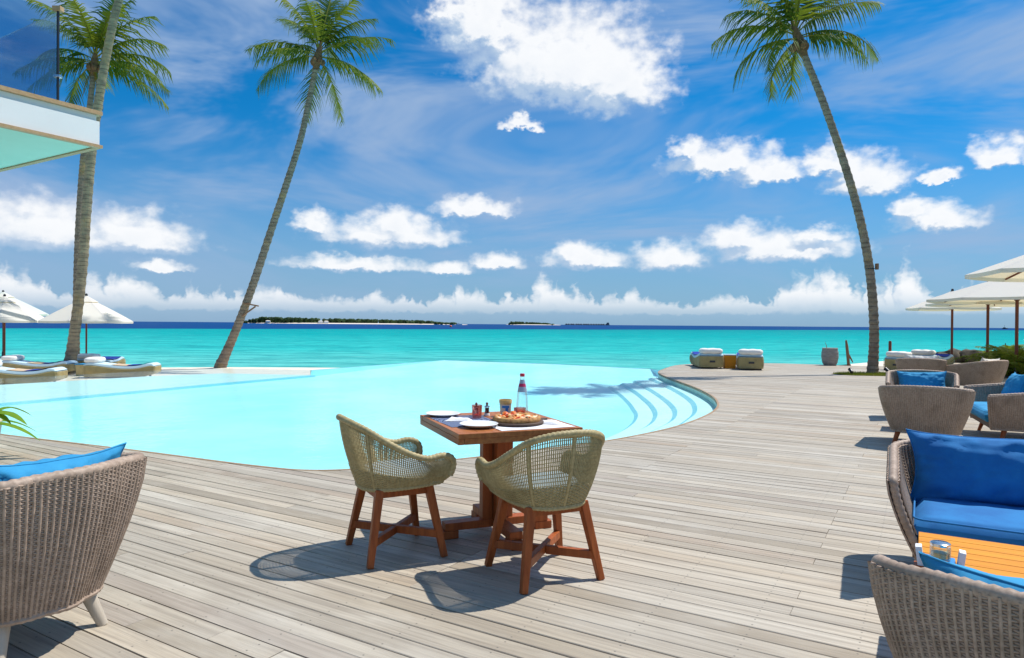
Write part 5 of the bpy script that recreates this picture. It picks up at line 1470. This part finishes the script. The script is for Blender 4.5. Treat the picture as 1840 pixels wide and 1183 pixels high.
# ------------------------------------------------------------------ barrel planter, posts, rocks, grass
t = thing('barrel_planter', 'weathered grey barrel-shaped planter at the sea edge of the deck', 'planter', (11.35, 24.35, 0))
m = MB(); m.lathe([(.001, 0), (.20, 0), (.25, .10), (.285, .30), (.28, .45), (.255, .58), (.265, .61), (.25, .625), (.225, .61), (.22, .50), (.001, .49)], 22, cap=False); m.build('body', M['grey_barrel'], t, smooth=40)
for z in (.10, .30, .46):
    rr = {.10: .252, .30: .288, .46: .282}[z]
    m = MB(); m.lathe([(rr - .01, z - .012), (rr + .006, z - .01), (rr + .006, z + .01), (rr - .01, z + .012)], 22, cap=False); m.build('hoop', M['grey_barrel'], t)
m = MB(); m.tube([(-.10, 0, .45), (-.13, 0, .72), (-.19, 0, .84)], [.012, .009, .003], 6); m.build('twig', M['driftwood'], t)
t = thing('driftwood_post', 'forked brown driftwood post beside the barrel planter', 'post', (12.0, 24.25, 0))
m = MB(); m.tube([(-.03, 0, 0), (-.06, 0, .35), (-.10, 0, .70), (-.13, 0, .90)], [.05, .055, .05, .03], 8); m.build('stem', M['driftwood'], t, smooth=50)
m = MB(); m.tube([(-.05, 0, .42), (.05, 0, .25), (.12, 0, .12)], [.035, .03, .02], 8); m.build('fork', M['driftwood'], t, smooth=50)
m = MB(); m.tube([(0, 0, 0), (0, 0, .9), (0, 0, .93)], [.05, .046, .03], 10); o = m.build('wooden_post', M['pole'], smooth=40); o.location = (12.3, 22.2, 0)
tag(o, 'straight red-brown post between the right palm and the armchairs', 'post')
m = MB(); m.tube([(0, 0, 0), (0, 0, .85)], [.02, .018], 8); o = m.build('thin_post', M['steel'], smooth=40); o.location = (18.8, 26.0, -.05)
tag(o, 'thin dark post rising from the shrubs on the right', 'post')

def boulder(label, loc, r0, seed):
    m = MB(); n, k = 14, 9
    def f(u, v):
        a = 2 * math.pi * u; b = math.pi * (v - .5)
        d = Vector((math.cos(a) * math.cos(b), math.sin(a) * math.cos(b), math.sin(b)))
        q = 1 + .38 * noise.noise(d * 1.3 + Vector((seed * 3.1, 0, 0))) + .2 * noise.noise(d * 3.1 + Vector((0, seed, 0)))
        return Vector((d.x * r0 * 1.25 * q, d.y * r0 * q, d.z * r0 * .85 * q))
    m.sheet(f, n, k, closed=True); o = m.build('boulder', M['rock'], smooth=35, weld=True); o.location = loc
    tag(o, label, 'rock', 'dark rocks at the right shore')
rk = ['leftmost dark boulder above the right loungers', 'second dark boulder from the left above the right loungers', 'third dark boulder from the left above the right loungers', 'tall dark boulder in the middle of the rock row',
      'dark boulder right of the tallest rock', 'dark boulder beside the middle parasol pole', 'rightmost dark boulder next to the green shrubs']
for i, s in enumerate(rk):
    boulder(s, (17.0 + i * .54, 26.9 + .25 * (i % 2), .12 + .05 * (i % 3)), (.30, .42, .36, .46, .38, .42, .34)[i], i)

def build_grass():
    r = random.Random(5)
    c = Vector((10.55, 19.75)); rx, ry = 1.25, .62
    o = MB(); o.add([(c.x + rx * math.cos(2 * math.pi * i / 40) * (1 + .06 * math.sin(i * 2.3)), c.y + ry * math.sin(2 * math.pi * i / 40), .004) for i in range(40)], [tuple(range(40))])
    s = o.build('soil_patch', M['soil']); s['kind'] = 'structure'
    m = MB()
    for i in range(4200):
        a = r.uniform(0, 6.283); q = math.sqrt(r.random()); x = c.x + rx * q * math.cos(a) * .98; y = c.y + ry * q * math.sin(a) * .98
        h = r.uniform(.03, .085); d = r.uniform(0, 6.283); w = .006; l = r.uniform(0, .04)
        m.add([(x + w * math.cos(d), y + w * math.sin(d), .004), (x - w * math.cos(d), y - w * math.sin(d), .004), (x + l * math.cos(d + 1.5), y + l * math.sin(d + 1.5), h)], [(0, 1, 2)])
    g = m.build('grass', M['grass'], kind='stuff'); g['label'] = 'short green grass round the foot of the right palm'; g['category'] = 'grass'
    for i, (x, y, lb) in enumerate(((9.72, 19.55, 'small dark garden spotlight in the grass left of the palm'), (10.98, 19.95, 'small dark garden spotlight in the grass right of the palm'))):
        t = thing('garden_spotlight', lb, 'lamp', (x, y, .004), .4 * i, 'spotlights in the grass')
        m = MB(); m.tube([(0, 0, 0), (0, 0, .09)], .012, 8); m.build('stake', M['steel'], t)
        m = MB(); m.tube([(0, -.05, .08), (0, .07, .16)], [.045, .055], 12); m.build('head', M['steel'], t, smooth=40)
build_grass()

# ------------------------------------------------------------------ plants
def shrub(label, loc, n, L, seed):
    r = random.Random(seed); t = thing('areca_shrub', label, 'shrub', loc, 0, 'shrubs on the right')
    ms = [frond_mesh('leaf_frond', L * f, R(e), R(d), seed + k, L * .30, 22, M['shrub'], .35) for k, (f, e, d) in enumerate(((1, 75, 80), (.9, 60, 95), (1.1, 50, 90), (.8, 35, 80)))]
    for i in range(n):
        o = link('leaf_frond', ms[i % 4], t); o.location = (r.uniform(-.35, .35), r.uniform(-.35, .35), r.uniform(0, .12)); o.rotation_euler = (r.uniform(-.15, .15), r.uniform(-.15, .15), r.uniform(0, 6.28)); k = r.uniform(.75, 1.15); o.scale = (k, k, k)
sl = ['feathery green shrub nearest the camera at the right edge', 'low feathery shrub just behind the foot of the dark parasol pole', 'feathery shrub in the middle of the right hedge', 'feathery shrub at the rocks end of the hedge', 'feathery shrub at the right picture edge behind the pole']
for i, (x, y) in enumerate(((14.25, 18.9), (14.35, 19.9), (15.3, 20.7), (17.9, 24.6), (15.1, 19.4))):
    shrub(sl[i], (x, y, -.02), 44, (1.2, 1.05, 1.2, 1.1, 1.4)[i], 40 + i)

t = thing('potted_plant', 'cream pot with broad bright leaves at the left picture edge', 'potted plant', (-5.30, 6.75, 0))
m = MB(); m.lathe([(.001, 0), (.15, 0), (.17, .04), (.205, .30), (.215, .38), (.195, .385), (.18, .34), (.001, .33)], 28, cap=False); m.build('pot', M['pot'], t, smooth=40)
m = MB(); m.lathe([(.001, .345), (.182, .345), (.18, .33)], 20, cap=False); m.build('soil', M['soil'], t)
r = random.Random(8)
for i in range(13):
    az = i * 2.4 + .3; el = R(78 - (i * 29) % 60); L = r.uniform(.42, .60); wd = r.uniform(.05, .075); m = MB()
    if i == 0: az, el, L = -.15, R(50), .62
    if i == 1: az, el, L = .25, R(20), .45
    def leaf(u, v, az=az, el=el, L=L, wd=wd):
        s = v; e = el - 1.5 * s ** 1.5; 
        x = L * (math.cos(el) * s + .25 * s * s); z = L * (math.sin(el) * s - .75 * s ** 2.4); w = wd * math.sin(math.pi * min(1, .08 + .92 * s)) ** .8 * (2 * u - 1)
        q = Vector((x, w, z - abs(w) * .25)); return Matrix.Rotation(az, 3, 'Z') @ q
    m.sheet(leaf, 4, 12); o = m.build('leaf', M['bright_leaf'], t, smooth=180); o.location = (.03 * math.cos(az), .03 * math.sin(az), .345)
    m = MB(); 

# ------------------------------------------------------------------ balcony of the house, upper left
def balcony():
    # corner of the slab nearest the sea; one side runs back past the camera's left, the other away along the boards
    c = Vector((-4.55, 7.55, 0)); z0, z1 = 3.30, 3.68
    t = thing('balcony', 'white balcony corner with mint soffit and tinted glass railing, upper left', 'balcony', c, 0)
    a = -BOARD_DIR.xy; b = -BOARD_ACR.xy             # the two edges leave the corner along these
    def P(s, q): return (a * s + b * q)
    def slab(name, s0, s1, q0, q1, za, zb, mt, bevel=0):
        m = MB(); pts = [P(s0, q0), P(s1, q0), P(s1, q1), P(s0, q1)]; m.prism([(p.x, p.y) for p in pts], za, zb)
        return m.build(name, mt, t, bevel=bevel, weld=True)
    slab('slab', .012, 9, .012, 7, z0 + .026, z1 - .10, M['white_paint'])
    slab('upper_fascia', .035, 9, .035, 7, z1 - .10, z1 - .0301, M['white_paint'])
    slab('top_trim', -.01, 9, -.01, 7, z1 - .03, z1 + .012, M['tan_wood'])
    slab('bottom_trim', -.012, 9, -.012, .05, z0 - .012, z0 + .02, M['tan_wood'])
    slab('side_trim', -.0121, .05, .0501, 7, z0 - .0121, z0 + .0201, M['tan_wood'])
    slab('soffit', .0501, 9, .0501, 7, z0 + .002, z0 + .0255, M['mint_paint'])
    g0 = .30
    for i in range(3):
        slab('glass_panel', g0, g0 + .012, g0 + .02 + i * 1.25, g0 + 1.24 + i * 1.25, z1 + .03, z1 + 1.05, M['rail_glass'])
    for i in range(4):
        slab('glass_panel', g0 + .02 + i * 1.3, g0 + 1.29 + i * 1.3, g0, g0 + .012, z1 + .03, z1 + 1.05, M['rail_glass'])
    p = P(g0, g0)
    m = MB(); m.tube([(p.x, p.y, z1 + .01), (p.x, p.y, z1 + 1.08)], .014, 10); m.build('corner_post', M['steel'], t)
    m = MB(); m.box((p.x, p.y, z1 + .36), (.07, .05, .03)); m.build('glass_clamp', M['bright_steel'], t, bevel=.004)
    m = MB(); m.box((p.x, p.y, z1 + 1.09), (.09, .07, .05)); m.build('post_cap', M['tan_wood'], t, bevel=.004)
    # the wall and a column that carry it stand out of the picture on the left
    slab('house_wall', 4.2, 9, 2.5, 7, 0.0, z0, M['white_paint'])
balcony()
